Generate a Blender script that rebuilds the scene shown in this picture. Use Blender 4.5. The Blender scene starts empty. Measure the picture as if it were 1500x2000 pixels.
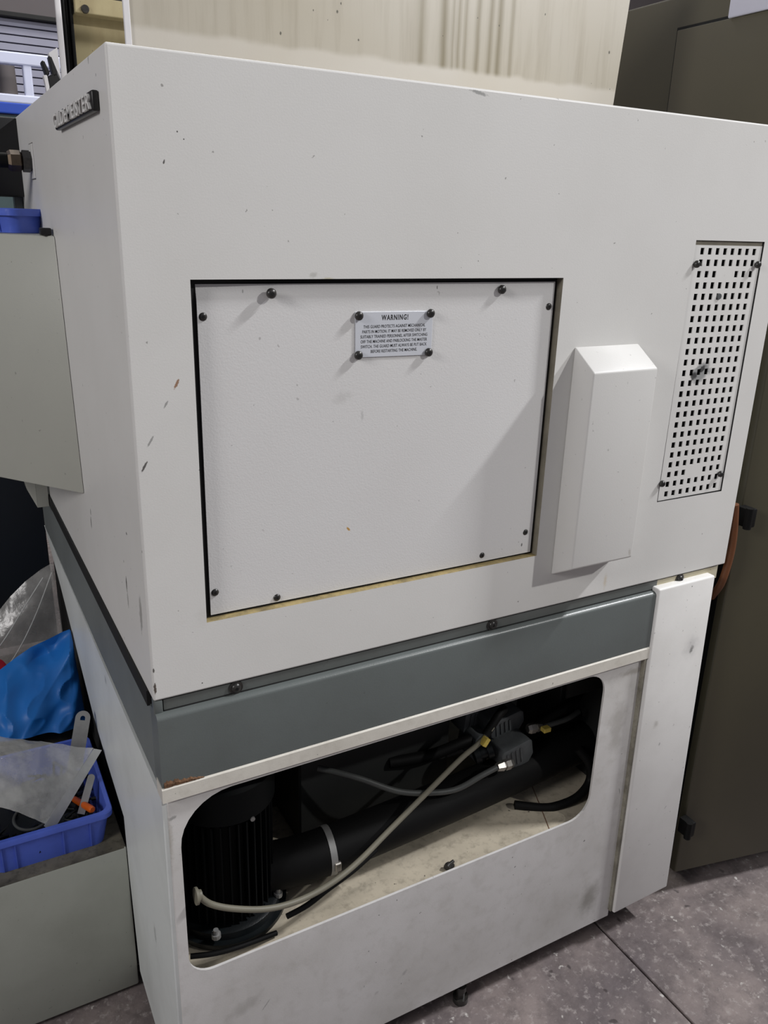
import bpy, bmesh, math, random
from mathutils import Vector, Matrix, noise
random.seed(7)
S = bpy.context.scene
COL = S.collection
# ------------------------------------------------------------------ camera
CAM = Vector((-.207, -1.0, 1.52))
MR = [Vector((0.87636086, -0.48082128, 0.02832928)), Vector((-0.13599486, -0.30343466, -0.94309745)), Vector((0.46205741, 0.82264106, -0.33130748))]
F = 1597.42
cd = bpy.data.cameras.new('camera'); cam = bpy.data.objects.new('camera', cd); COL.objects.link(cam)
r, u, b = MR[0], -MR[1], -MR[2]
cam.matrix_world = Matrix(((r.x, u.x, b.x, CAM.x), (r.y, u.y, b.y, CAM.y), (r.z, u.z, b.z, CAM.z), (0, 0, 0, 1)))
cd.sensor_fit = 'HORIZONTAL'; cd.sensor_width = 36; cd.lens = 36 * F / 1500; cd.clip_start = .01
S.camera = cam
# ------------------------------------------------------------------ world, lights, exposure
w = bpy.data.worlds.new('world'); S.world = w; w.use_nodes = True
bgn = w.node_tree.nodes['Background']; bgn.inputs[0].default_value = (.9, .91, 1, 1); bgn.inputs[1].default_value = .17
def spot(name, loc, target, power, radius, color=(1, 1, 1)):
    l = bpy.data.lights.new(name, 'AREA'); l.shape = 'DISK'; l.size = radius * 2; l.energy = power; l.color = color
    o = bpy.data.objects.new(name, l); COL.objects.link(o); o.location = loc
    o.rotation_euler = (Vector(target) - Vector(loc)).to_track_quat('-Z', 'Y').to_euler()
    return o
fl_ = bpy.data.lights.new('key_lamp', 'SPOT'); fl_.energy = 350; fl_.spot_size = math.radians(90.5); fl_.spot_blend = .22; fl_.shadow_soft_size = .07; fl_.color = (1, .99, .97)  # cone cut off low, standing in for something unseen that blocks it
fo_ = bpy.data.objects.new('key_lamp', fl_); COL.objects.link(fo_); fo_.location = (3.3, -3.2, 3.9)
fo_.rotation_euler = (Vector((1.95, 0, 3.9)) - Vector(fo_.location)).to_track_quat('-Z', 'Y').to_euler()
tb_ = spot('bay_tube', (5.05, -1.42, 5.55), (.7, 0, 1), 335, .16, (.98, .98, 1)); tb_.data.shape = 'RECTANGLE'; tb_.data.size = .13; tb_.data.size_y = .75
tb_.rotation_euler = Matrix(((.66, 0, .75), (0, 1, 0), (-.75, 0, .66))).to_euler()
spot('fill_light', (-3.6, -1.2, 3.0), (0, .3, 1), 68, .55, (1, .975, .965))  # added fill from the left, lifts the side faces
spot('fill_light', (1.5, 3.2, 5.0), (1.0, 2.0, 1), 90, .8, (1, .97, .9))
spot('fill_light', (-.5, 3.6, 4.9), (.4, 5, 2), 25, .7, (.88, .9, 1))  # added fill for the far shutter and wall
S.view_settings.view_transform = 'Standard'; S.view_settings.look = 'None'
S.view_settings.gamma = 1; S.view_settings.use_curve_mapping = False
S.view_settings.exposure = 0.0

# ------------------------------------------------------------------ measuring: ray through a point of the photograph met with a real plane
def ray(x, y):
    a, c = (x - 750) / F, (y - 1000) / F
    return MR[0] * a + MR[1] * c + MR[2]
def onY(x, y, v=0.): d = ray(x, y); return CAM + d * ((v - CAM.y) / d.y)
def onX(x, y, v=0.): d = ray(x, y); return CAM + d * ((v - CAM.x) / d.x)
def onZ(x, y, v=0.): d = ray(x, y); return CAM + d * ((v - CAM.z) / d.z)

# ------------------------------------------------------------------ materials
def nodes(name):
    m = bpy.data.materials.new(name); m.use_nodes = True
    nt = m.node_tree; bs = nt.nodes['Principled BSDF']
    return m, nt, bs
def N(nt, t, **k):
    n = nt.nodes.new(t)
    for a, v in k.items():
        if a.startswith('i_'): n.inputs[int(a[2:])].default_value = v
        else: setattr(n, a, v)
    return n
def mathn(nt, op, a, b=None, clamp=False):
    n = nt.nodes.new('ShaderNodeMath'); n.operation = op; n.use_clamp = clamp
    for i, v in enumerate((a, b)):
        if v is None: continue
        if hasattr(v, 'links'): nt.links.new(v, n.inputs[i])
        else: n.inputs[i].default_value = v
    return n.outputs[0]
def mixc(nt, fac, a, b):
    n = nt.nodes.new('ShaderNodeMix'); n.data_type = 'RGBA'
    for s, v in ((n.inputs[0], fac), (n.inputs[6], a), (n.inputs[7], b)):
        if hasattr(v, 'links'): nt.links.new(v, s)
        elif isinstance(v, tuple): s.default_value = (*v[:3], 1)
        else: s.default_value = v
    return n.outputs[2]
def coords(nt): return nt.nodes.new('ShaderNodeTexCoord').outputs['Object']
def noisef(nt, co, scale, detail=4, rough=.55, lo=.4, hi=.6, stretch=None):
    if stretch:
        mp = nt.nodes.new('ShaderNodeMapping'); mp.inputs['Scale'].default_value = stretch; nt.links.new(co, mp.inputs[0]); co = mp.outputs[0]
    n = nt.nodes.new('ShaderNodeTexNoise'); n.inputs['Scale'].default_value = scale; n.inputs['Detail'].default_value = detail; n.inputs['Roughness'].default_value = rough
    nt.links.new(co, n.inputs['Vector'])
    r = nt.nodes.new('ShaderNodeMapRange'); r.inputs[1].default_value = lo; r.inputs[2].default_value = hi; nt.links.new(n.outputs[0], r.inputs[0])
    return r.outputs[0]
def bump(nt, bs, co, scale, strength, dist=.001, stretch=None):
    h = noisef(nt, co, scale, 3, .5, 0, 1, stretch)
    b = nt.nodes.new('ShaderNodeBump'); b.inputs['Strength'].default_value = strength; b.inputs['Distance'].default_value = dist
    nt.links.new(h, b.inputs['Height']); nt.links.new(b.outputs[0], bs.inputs['Normal'])
def marks(nt, co, col, lst, rag=.35):
    """worn or soiled spots with a place and shape of their own: (centre, radii, tilt, colour, opacity, softness, axis)"""
    for (c, rad, ang, mc, op, soft, ax) in lst:
        sp = nt.nodes.new('ShaderNodeSeparateXYZ'); nt.links.new(co, sp.inputs[0])
        a = mathn(nt, 'SUBTRACT', sp.outputs[1 if ax == 'X' else 0], c[0]); z = mathn(nt, 'SUBTRACT', sp.outputs[2], c[1])
        ca, sa = math.cos(ang), math.sin(ang)
        p = mathn(nt, 'ADD', mathn(nt, 'MULTIPLY', a, ca / rad[0]), mathn(nt, 'MULTIPLY', z, sa / rad[0]))
        q = mathn(nt, 'ADD', mathn(nt, 'MULTIPLY', a, -sa / rad[1]), mathn(nt, 'MULTIPLY', z, ca / rad[1]))
        d = mathn(nt, 'SQRT', mathn(nt, 'ADD', mathn(nt, 'POWER', mathn(nt, 'ABSOLUTE', p), 2.), mathn(nt, 'POWER', mathn(nt, 'ABSOLUTE', q), 2.)))
        nz = noisef(nt, co, 1.2 / max(min(rad), .004), 3, .6, .2, .8)
        d = mathn(nt, 'ADD', d, mathn(nt, 'MULTIPLY', mathn(nt, 'SUBTRACT', nz, .5), rag * 2))
        r = nt.nodes.new('ShaderNodeMapRange'); r.interpolation_type = 'SMOOTHSTEP'
        r.inputs[1].default_value = 1; r.inputs[2].default_value = max(0, 1 - soft); r.inputs[3].default_value = 0; r.inputs[4].default_value = op
        nt.links.new(d, r.inputs[0])
        col = mixc(nt, r.outputs[0], col, mc)
    return col
def paint(name, color, rough=.45, dirt=(.35, .33, .28), amt=.12, dscale=6, speck=0., orange=.08, mk=None, spec=.4, metal=0., stretch=None, finedirt=0.):
    m, nt, bs = nodes(name); co = coords(nt)
    f = mathn(nt, 'MULTIPLY', noisef(nt, co, dscale, 6, .6, .42, .72, stretch), amt)
    col = mixc(nt, f, color, dirt)
    if finedirt:
        f2 = mathn(nt, 'MULTIPLY', noisef(nt, co, dscale * 7, 5, .65, .5, .72), finedirt)
        col = mixc(nt, f2, col, dirt)
    if speck:
        f3 = mathn(nt, 'MULTIPLY', noisef(nt, co, 110, 2, .5, .735, .76), speck)
        col = mixc(nt, f3, col, (.05, .045, .035))
    if mk: col = marks(nt, co, col, mk)
    if hasattr(col, 'links'): nt.links.new(col, bs.inputs['Base Color'])
    bs.inputs['Roughness'].default_value = rough; bs.inputs['Metallic'].default_value = metal
    bs.inputs['Specular IOR Level'].default_value = spec
    if orange: bump(nt, bs, co, 420, orange)
    return m
def lin(r, g, b): 
    return tuple(((c / 255) / 12.92 if c <= 10 else ((c / 255 + .055) / 1.055) ** 2.4) for c in (r, g, b))
def P(x, y): q = onY(x, y, 0); return (q.x, q.z)
def PX(x, y): q = onX(x, y, 0); return (q.y, q.z)
DK = (.06, .055, .05); GR = (.28, .28, .27)
WHITE = lin(222, 221, 218)
M = {}
M['cover'] = paint('cover_paint', WHITE, .42, (.52, .51, .47), .22, 3, .5, .10, mk=[
    (P(935, 181), (.018, .003), -.15, GR, .8, .6, 'Y'), (P(345, 750), (.008, .0022), 1.1, lin(150, 110, 80), .9, .4, 'Y'),
    (P(324, 790), (.006, .0016), 1.0, GR, .8, .4, 'Y'), (P(294, 862), (.010, .0016), 1.0, GR, .8, .4, 'Y'), (P(282, 912), (.009, .0018), 1.05, DK, .9, .4, 'Y'),
    (P(320, 316), (.003, .0012), 1.2, DK, .9, .4, 'Y'), (P(346, 257), (.0012, .0012), 0, DK, .9, .4, 'Y'), (P(359, 272), (.001, .001), 0, DK, .9, .4, 'Y'),
    (P(395, 1334), (.0012, .0012), 0, DK, .9, .4, 'Y'), (P(1182, 1135), (.006, .02), 0, lin(196, 180, 150), .5, .9, 'Y'), (P(475, 1165), (.10, .02), .3, lin(190, 188, 180), .3, .9, 'Y'),
    (P(303, 1345), (.0022, .010), 0, lin(60, 45, 30), .9, .4, 'Y'), (P(300, 1310), (.0015, .004), 0, DK, .9, .4, 'Y'),
    (P(640, 545), (.012, .003), 0, lin(180, 170, 120), .5, .8, 'Y'), (P(612, 537), (.008, .005), 0, lin(150, 148, 140), .4, .8, 'Y'),
    (PX(178, 1020), (.004, .013), .1, DK, .85, .4, 'X'), (PX(177, 1000), (.003, .008), .1, DK, .8, .4, 'X'), (PX(247, 1140), (.004, .015), .1, DK, .9, .4, 'X'),
    (PX(275, 1200), (.010, .035), .1, lin(110, 108, 102), .55, .5, 'X'), (PX(250, 1172), (.006, .016), .1, lin(110, 108, 102), .5, .5, 'X'), (PX(247, 1042), (.0035, .0025), .1, DK, .9, .4, 'X'),
    (PX(268, 870), (.003, .02), 0, lin(90, 88, 80), .7, .4, 'X'), (PX(172, 115), (.0035, .006), 0, GR, .7, .4, 'X'), (PX(187, 146), (.002, .002), 0, DK, .8, .4, 'X'),
])
M['white'] = paint('white_paint', WHITE, .42, (.52, .51, .47), .15, 4, .2, .10)
M['guard'] = paint('guard_paint', lin(221, 220, 219), .42, (.55, .53, .5), .15, 3, .3, .22, mk=[
    (P(687, 1038), (.005, .002), -.9, lin(190, 140, 40), .9, .4, 'Y'), (P(480, 571), (.0012, .003), 0, GR, .7, .4, 'Y'), (P(714, 815), (.003, .010), 0, lin(170, 170, 168), .5, .8, 'Y'),
    (P(1026, 1068), (.0018, .004), 0, DK, .8, .4, 'Y'), (P(675, 780), (.02, .012), .3, lin(185, 183, 180), .35, .9, 'Y'), (P(862, 562), (.001, .003), 0, DK, .8, .4, 'Y')])
M['bump'] = paint('bulge_cover_paint', lin(214, 213, 210), .4, (.5, .48, .42), .12, 5, .25, .1, mk=[
    (P(1220, 1080), (.006, .004), .5, GR, .6, .6, 'Y'), (P(1240, 728), (.006, .0015), 0, GR, .7, .5, 'Y'), (P(1190, 1060), (.004, .01), .2, lin(165, 160, 150), .5, .8, 'Y')])
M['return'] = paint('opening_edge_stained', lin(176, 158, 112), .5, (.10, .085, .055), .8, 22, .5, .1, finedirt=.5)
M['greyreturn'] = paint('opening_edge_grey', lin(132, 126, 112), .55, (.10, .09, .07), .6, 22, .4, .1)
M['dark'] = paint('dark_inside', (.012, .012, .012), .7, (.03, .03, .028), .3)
M['ventdark'] = paint('vent_inside', (.02, .02, .02), .8, (.03, .03, .028), .3)
M['vent'] = paint('vent_paint', lin(224, 223, 220), .42, (.5, .48, .44), .15, 8, .1, .06, mk=[
    (P(1371, 728), (.031, .020), .35, lin(140, 142, 142), .9, .45, 'Y'), (P(1357, 735), (.010, .009), .2, (.03, .03, .03), .9, .5, 'Y'), (P(1372, 722), (.013, .006), .5, (.03, .03, .03), .9, .5, 'Y')])
M['band'] = paint('grey_green_paint', lin(98, 104, 103), .33, (.08, .085, .08), .35, 4, .3, .12, finedirt=.1, spec=.5)
M['bandside'] = paint('band_paint_lightened', lin(118, 123, 123), .5, (.09, .095, .09), .35, 4, .3, .1, spec=.15)  # same band paint, lightened and duller so the side looks better lit
M['banddark'] = paint('grey_strip_paint', lin(98, 102, 100), .4, (.08, .08, .07), .4, 12, .3, .1)
M['cream'] = paint('cream_strip_paint', lin(194, 188, 166), .45, (.35, .27, .12), .5, 12, .3, .1)
M['base'] = paint('base_paint_worn', lin(222, 220, 218), .42, (.36, .34, .29), .36, 4, .7, .12, finedirt=.24, mk=[
    (P(1245, 1660), (.03, .06), .1, lin(120, 118, 110), .0, .9, 'Y'), (P(1150, 1755), (.035, .06), -.1, lin(120, 116, 106), .6, .9, 'Y'), (P(1205, 1420), (.03, .09), 0, lin(150, 146, 138), .5, .9, 'Y'),
    (P(1240, 1310), (.05, .012), 0, lin(140, 132, 118), .5, .9, 'Y'), (P(520, 1962), (.016, .0015), .9, GR, .6, .5, 'Y'), (P(337, 1598), (.008, .004), .3, GR, .7, .6, 'Y'),
    (P(480, 1965), (.05, .02), .4, lin(160, 158, 152), .4, .9, 'Y'), (P(735, 1940), (.008, .005), .6, GR, .3, .8, 'Y'), (P(790, 1900), (.010, .006), .9, GR, .4, .8, 'Y'),
    (P(1210, 1545), (.0012, .012), .3, GR, .8, .4, 'Y'), (P(1006, 1693), (.003, .0015), .8, DK, .8, .4, 'Y'), (P(333, 1640), (.006, .06), 0, lin(165, 160, 148), .5, .9, 'Y')])
M['rail'] = paint('rail_paint_worn', lin(218, 214, 204), .42, (.36, .33, .27), .28, 9, .6, .1, finedirt=.2)
M['side'] = paint('base_side_paint', lin(226, 230, 228), .38, (.42, .43, .42), .45, 3.5, .2, .12, spec=.5, mk=[
    (PX(302, 1825), (.012, .03), 0, lin(120, 122, 120), .45, .8, 'X'), (PX(205, 1328), (.01, .012), 0, lin(110, 110, 108), .5, .8, 'X')])
M['column'] = paint('column_paint', lin(236, 235, 232), .42, (.45, .43, .4), .25, 5, .3, .1, mk=[
    (P(1340, 1262), (.007, .012), -.2, lin(96, 95, 92), .8, .7, 'Y'), (P(1338, 1255), (.03, .035), 0, lin(160, 158, 158), .4, .9, 'Y'), (P(1341, 1140), (.0016, .0016), 0, DK, .9, .4, 'Y'),
    (P(1278, 1446), (.003, .005), 0, GR, .6, .6, 'Y'), (P(1271, 1408), (.010, .012), 0, lin(170, 166, 158), .5, .9, 'Y')])
M['groove'] = paint('column_edge_dirty', lin(150, 146, 132), .5, (.07, .06, .045), .75, 14, .5, .1, finedirt=.4)
M['doorbox'] = paint('door_box_paint', lin(176, 177, 168), .42, (.3, .3, .28), .15, 5, .35, .12, spec=.4)
M['lowbox'] = paint('chip_tray_box_paint', lin(182, 185, 175), .42, (.24, .24, .20), .3, 5, .3, .1)
M['shelfdirt'] = paint('grimy_top', lin(120, 115, 100), .6, (.02, .018, .015), .95, 9, .6, .1, finedirt=.6)
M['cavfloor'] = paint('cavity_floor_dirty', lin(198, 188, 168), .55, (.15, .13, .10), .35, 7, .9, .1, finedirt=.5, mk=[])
M['cavback'] = paint('cavity_wall_dark', lin(40, 41, 40), .6, (.01, .01, .01), .5)  # wall colour lowered for the shade inside the compartment
M['cavpanel'] = paint('cavity_plate', lin(150, 152, 150), .5, (.2, .2, .19), .4, 9)
M['motor'] = paint('motor_shaded', (.004, .006, .007), .4, (.008, .008, .008), .5, 20, 0, .25, spec=.3)  # pushed near black, compartment shade is in the colour
M['motorbody'] = paint('motor_body_shaded', (.0025, .0035, .004), .6, (.004, .004, .004), .5, 20, 0, .1, spec=.12)  # darker copy of the motor colour, sinks the fins in painted shade
M['rubber'] = paint('black_rubber', (.005, .005, .005), .6, (.009, .009, .009), .3, 20, 0, .1, spec=.15)
M['black'] = paint('black_plastic', (.008, .008, .009), .45, (.03, .03, .03), .3)
M['navy'] = paint('black_blue_panel', (.010, .014, .022), .5, (.008, .008, .01), .4, 3, 0, .05)
M['cast'] = paint('grey_cast_housing', lin(84, 87, 88), .42, (.02, .02, .02), .45, 20, .2, .3)
M['cable'] = paint('grey_cable', lin(122, 118, 103), .5, (.12, .12, .10), .4, 20, 0, .05)
M['darkcable'] = paint('dark_grey_cable', lin(74, 76, 74), .5, (.03, .03, .03), .4, 20, 0, .05)
M['steel'] = paint('worn_steel', (.42, .40, .37), .35, (.12, .1, .07), .5, 40, 0, .05, metal=.9)
M['brass'] = paint('dirty_brass', (.12, .09, .065), .4, (.05, .04, .03), .6, 40, 0, .05, metal=.8)
M['dulls'] = paint('dull_steel', (.38, .38, .37), .5, (.16, .15, .14), .5, 15, 0, .05, metal=.6)
M['screw'] = paint('blackened_screw', (.02, .019, .018), .32, (.07, .06, .05), .4, 200, 0, 0, spec=.6)
M['hole'] = paint('screw_socket', (.002, .002, .002), .8, (0, 0, 0), 0, orange=0)
M['plate'] = paint('plate_silver', lin(214, 217, 224), .35, (.5, .5, .52), .1, 10, 0, .03, metal=.1)
M['ink'] = paint('black_ink', (.015, .015, .015), .5, (0, 0, 0), 0, orange=0)
M['badge'] = paint('badge_black', (.012, .011, .011), .35, (.03, .03, .03), .3, orange=0)
M['letters'] = paint('letter_silver', lin(226, 225, 222), .5, (.4, .4, .4), .1, 60, 0, 0)
M['chip'] = paint('bare_filler', lin(120, 88, 62), .8, (.03, .02, .015), .9, 70, 0, .8, finedirt=.6)
M['tag'] = paint('yellow_tag', lin(214, 190, 90), .4, (.2, .16, .08), .5, 120, orange=0)
M['olive'] = paint('olive_cabinet_paint', lin(82, 78, 62), .4, (.04, .04, .03), .25, 2.5, 0, .06, spec=.45)
M['oliveside'] = paint('olive_paint_lightened', lin(94, 89, 74), .42, (.05, .05, .04), .15, 2.5, 0, .06)  # same olive paint, lightened in place of light on the side
M['pale'] = paint('pale_plate', lin(225, 225, 240), .3, (.6, .6, .6), .1)
M['bluebin'] = paint('blue_plastic', (.10, .17, .72), .35, (.02, .04, .2), .4, 9, 0, .05, spec=.5)
M['orange'] = paint('orange_plastic', lin(214, 96, 20), .4, (.2, .05, .01), .3)
M['rust'] = paint('rusty_brown_pipe', lin(104, 62, 34), .6, (.06, .03, .015), .6, 20)
M['shutter'] = paint('shutter_slat', lin(150, 150, 168), .5, (.2, .2, .24), .3, 2, 0, 0)
M['wallp'] = paint('hall_wall', lin(98, 92, 93), .8, (.15, .14, .14), .4, 1.5, 0, .05)
M['paleblue'] = paint('white_rail_paint', lin(216, 220, 240), .4, (.5, .5, .55), .2)
M['bluebeam'] = paint('blue_beam_paint', (.03, .09, .52), .4, (.02, .03, .2), .2)
M['greenpanel'] = paint('grey_green_panel', lin(72, 90, 92), .6, (.03, .03, .03), .3)
M['creamframe'] = paint('cream_frame_paint', lin(176, 164, 128), .45, (.22, .16, .08), .55, 5, .5, .1, stretch=(3, 3, 1))
M['post'] = paint('post_paint', lin(214, 212, 214), .4, (.4, .4, .4), .2)

def splash_mat():
    m, nt, bs = nodes('splash_guard_stained'); co = coords(nt)
    base = mixc(nt, mathn(nt, 'MULTIPLY', noisef(nt, co, 2.2, 4, .5, .35, .7), .6), lin(208, 203, 194), lin(190, 180, 158))
    sp = nt.nodes.new('ShaderNodeSeparateXYZ'); nt.links.new(co, sp.inputs[0])
    zz = mathn(nt, 'ADD', sp.outputs[2], mathn(nt, 'MULTIPLY', mathn(nt, 'SUBTRACT', noisef(nt, co, 14, 3, .5, 0, 1), .5), .02))
    # tide line: stained above it, cleaner below
    def pz(x, y): q = onY(x, y, .5); return q
    a, b2 = pz(350, 75), pz(1040, 150)
    mk = nt.nodes.new('ShaderNodeMapRange'); mk.interpolation_type = 'SMOOTHSTEP'; mk.inputs[1].default_value = (a.z + b2.z) / 2 - .004; mk.inputs[2].default_value = (a.z + b2.z) / 2 + .008
    nt.links.new(zz, mk.inputs[0])
    base = mixc(nt, mathn(nt, 'MULTIPLY', mk.outputs[0], .38), base, lin(150, 141, 116))
    ramp = nt.nodes.new('ShaderNodeValToRGB'); cr = ramp.color_ramp
    x0, x1 = onY(250, 0, .5).x, onY(1231, 0, .5).x
    cr.elements[0].position = 0; cr.elements[0].color = (0, 0, 0, 1); cr.elements[1].position = 1; cr.elements[1].color = (0, 0, 0, 1)
    for px, ww, st in ((822, 5, .8), (866, 6, 1.), (884, 3, .6), (895, 3.5, .7), (908, 3, .7), (932, 4, .85), (957, 4, .85), (974, 4.5, 1.), (998, 3, .7)):
        c = (onY(px, 90, .5).x - x0) / (x1 - x0); h = ww * .00125 / (x1 - x0)
        for p, v in ((c - h * 1.9, 0), (c, st), (c + h * 1.9, 0)):
            e = cr.elements.new(p); e.color = (v, v, v, 1)
    xs = mathn(nt, 'DIVIDE', mathn(nt, 'SUBTRACT', sp.outputs[0], x0), x1 - x0)
    xs = mathn(nt, 'ADD', xs, mathn(nt, 'MULTIPLY', mathn(nt, 'SUBTRACT', noisef(nt, co, 9, 2, .5, 0, 1), .5), .006))
    nt.links.new(xs, ramp.inputs[0])
    st = mathn(nt, 'MULTIPLY', mathn(nt, 'MULTIPLY', ramp.outputs[0], mk.outputs[0]), .78)
    base = mixc(nt, st, base, lin(112, 101, 70))
    soft = mathn(nt, 'MULTIPLY', mathn(nt, 'MULTIPLY', noisef(nt, co, 9, 4, .6, .45, .7, (5, 1, .35)), mk.outputs[0]), .26)
    base = mixc(nt, soft, base, lin(128, 116, 92))
    L = []
    for (x, y, r_) in ((548, 65, .0022), (659, 23, .0025), (640, 39, .001), (666, 7, .0018), (700, 78, .002), (612, 20, .0015), (1190, 102, .003), (1065, 28, .0018), (1155, 163, .001), (1191, 174, .0012), (865, 70, .001), (975, 50, .0015), (933, 35, .0012)):
        q = pz(x, y); L.append(((q.x, q.z), (r_, r_ * 1.4), 0, (.05, .045, .035), .8, .5, 'Y'))
    base = marks(nt, co, base, L)
    nt.links.new(base, bs.inputs['Base Color']); bs.inputs['Roughness'].default_value = .45
    bump(nt, bs, co, 300, .06)
    return m
M['splash'] = splash_mat()

def floor_mat():
    m, nt, bs = nodes('worn_concrete'); co = coords(nt)
    c = mixc(nt, noisef(nt, co, 3.5, 6, .6, .35, .65), lin(150, 138, 134), lin(108, 99, 100))
    c = mixc(nt, mathn(nt, 'MULTIPLY', noisef(nt, co, 16, 6, .7, .45, .7), .7), c, lin(82, 74, 74))
    c = mixc(nt, mathn(nt, 'MULTIPLY', noisef(nt, co, 55, 5, .7, .54, .68), .65), c, lin(184, 176, 172))
    c = mixc(nt, mathn(nt, 'MULTIPLY', noisef(nt, co, 38, 3, .6, .66, .73), .8), c, lin(222, 218, 212))
    c = mixc(nt, mathn(nt, 'MULTIPLY', noisef(nt, co, 26, 2, .5, .70, .74), .8), c, lin(62, 54, 54))
    nt.links.new(c, bs.inputs['Base Color'])
    bs.inputs['Roughness'].default_value = .6
    bump(nt, bs, co, 60, .5, .003)
    return m
M['floor'] = floor_mat()
M['joint'] = paint('floor_joint_dark', lin(58, 52, 52), .8, (.03, .03, .03), .4)

def film_mat(name, tint, alpha, rough=.18, milky=.5):
    m, nt, bs = nodes(name); co = coords(nt)
    bs.inputs['Base Color'].default_value = (*tint, 1); bs.inputs['Roughness'].default_value = rough; bs.inputs['Specular IOR Level'].default_value = .9
    tr = nt.nodes.new('ShaderNodeBsdfTransparent'); mx = nt.nodes.new('ShaderNodeMixShader')
    f = mathn(nt, 'ADD', alpha, mathn(nt, 'MULTIPLY', noisef(nt, co, 18, 4, .6, .4, .7), milky))
    nt.links.new(f, mx.inputs[0]); nt.links.new(tr.outputs[0], mx.inputs[1]); nt.links.new(bs.outputs[0], mx.inputs[2])
    nt.links.new(mx.outputs[0], nt.nodes['Material Output'].inputs[0])
    bump(nt, bs, co, 30, .5, .004)
    return m
M['film'] = film_mat('clear_film', (.55, .54, .52), .30, .22, .25)
M['film2'] = film_mat('zip_film', (.78, .78, .76), .30, .14, .28)
M['filmedge'] = film_mat('zip_strip_film', (.62, .63, .62), .75, .3, .2)
M['bluebag'] = paint('blue_bag_film', (.015, .16, .52), .45, (.01, .06, .25), .4, 8, 0, .05, spec=.35)
M['redcloth'] = paint('red_cloth', (.55, .02, .04), .6, (.2, .01, .01), .3)

# ------------------------------------------------------------------ object helpers
def tag(o, label=None, cat=None, group=None, kind=None):
    for k, v in (('label', label), ('category', cat), ('group', group), ('kind', kind)):
        if v: o[k] = v
    return o
def empty(name, loc=(0, 0, 0), label=None, cat=None, group=None):
    o = bpy.data.objects.new(name, None); COL.objects.link(o); o.location = loc; o.empty_display_size = .05
    return tag(o, label, cat, group)
def out(bm, name, mats, parent=None, origin=None, smooth=False):
    """link a bmesh given in world coordinates as one mesh object"""
    org = Vector(origin) if origin is not None else Vector((0, 0, 0))
    base = org
    if parent is not None:
        base = Vector(parent['_o']) if '_o' in parent else Vector(parent.location)
        org = base if origin is None else Vector(origin)
    bmesh.ops.translate(bm, verts=bm.verts, vec=-org)
    me = bpy.data.meshes.new(name); bmesh.ops.recalc_face_normals(bm, faces=bm.faces); bm.to_mesh(me); bm.free()
    for mm in (mats if isinstance(mats, (list, tuple)) else [mats]): me.materials.append(M[mm] if isinstance(mm, str) else mm)
    if smooth:
        me.polygons.foreach_set('use_smooth', [True] * len(me.polygons))
        me.set_sharp_from_angle(angle=math.radians(38))
    o = bpy.data.objects.new(name, me); COL.objects.link(o)
    if parent is not None: o.parent = parent; o.location = org - base
    else: o.location = org
    ABS[o.name] = org
    return o
ABS = {}
class _P(dict): pass
def sub(bm, name, mats, parent, smooth=False, at=None):
    """child mesh; the parent's absolute origin comes from ABS"""
    base = ABS.get(parent.name, Vector(parent.location))
    org = Vector(at) if at is not None else base
    bmesh.ops.translate(bm, verts=bm.verts, vec=-org)
    me = bpy.data.meshes.new(name); bmesh.ops.recalc_face_normals(bm, faces=bm.faces); bm.to_mesh(me); bm.free()
    for mm in (mats if isinstance(mats, (list, tuple)) else [mats]): me.materials.append(M[mm])
    if smooth:
        me.polygons.foreach_set('use_smooth', [True] * len(me.polygons)); me.set_sharp_from_angle(angle=math.radians(38))
    o = bpy.data.objects.new(name, me); COL.objects.link(o); o.parent = parent; o.location = org - base
    ABS[o.name] = org
    return o
def copy_child(src, parent, at):
    c = src.copy(); COL.objects.link(c); c.parent = parent; c.location = Vector(at) - ABS.get(parent.name, Vector(parent.location)); ABS[c.name] = Vector(at)
    return c
def B(): return bmesh.new()
def box(bm, x0, x1, y0, y1, z0, z1, bev=0, seg=2, mi=0):
    n0 = len(bm.verts)
    r_ = bmesh.ops.create_cube(bm, size=1)
    vs = r_['verts']
    for v in vs: v.co = Vector(((x0 + x1) / 2 + v.co.x * (x1 - x0), (y0 + y1) / 2 + v.co.y * (y1 - y0), (z0 + z1) / 2 + v.co.z * (z1 - z0)))
    fs = {f for v in vs for f in v.link_faces}
    for f in fs: f.material_index = mi
    if bev:
        es = list({e for v in vs for e in v.link_edges})
        bmesh.ops.bevel(bm, geom=es, offset=bev, segments=seg, profile=.5, affect='EDGES', clamp_overlap=True, material=-1)
    return bm
def prism(bm, pts, vec, bev=0, seg=2, mi=0, ebev=None):
    """polygon (list of 3-D points) extruded along vec"""
    vec = Vector(vec); a = [bm.verts.new(p) for p in pts]; c = [bm.verts.new(Vector(p) + vec) for p in pts]
    n = len(pts); fs = [bm.faces.new(a), bm.faces.new(c[::-1])]
    for i in range(n): fs.append(bm.faces.new((a[i], c[i], c[(i + 1) % n], a[(i + 1) % n])))
    for f in fs: f.material_index = mi
    if bev:
        es = list({e for f in fs for e in f.edges})
        bmesh.ops.bevel(bm, geom=es, offset=bev, segments=seg, profile=.5, affect='EDGES', clamp_overlap=True)
    return bm
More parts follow.
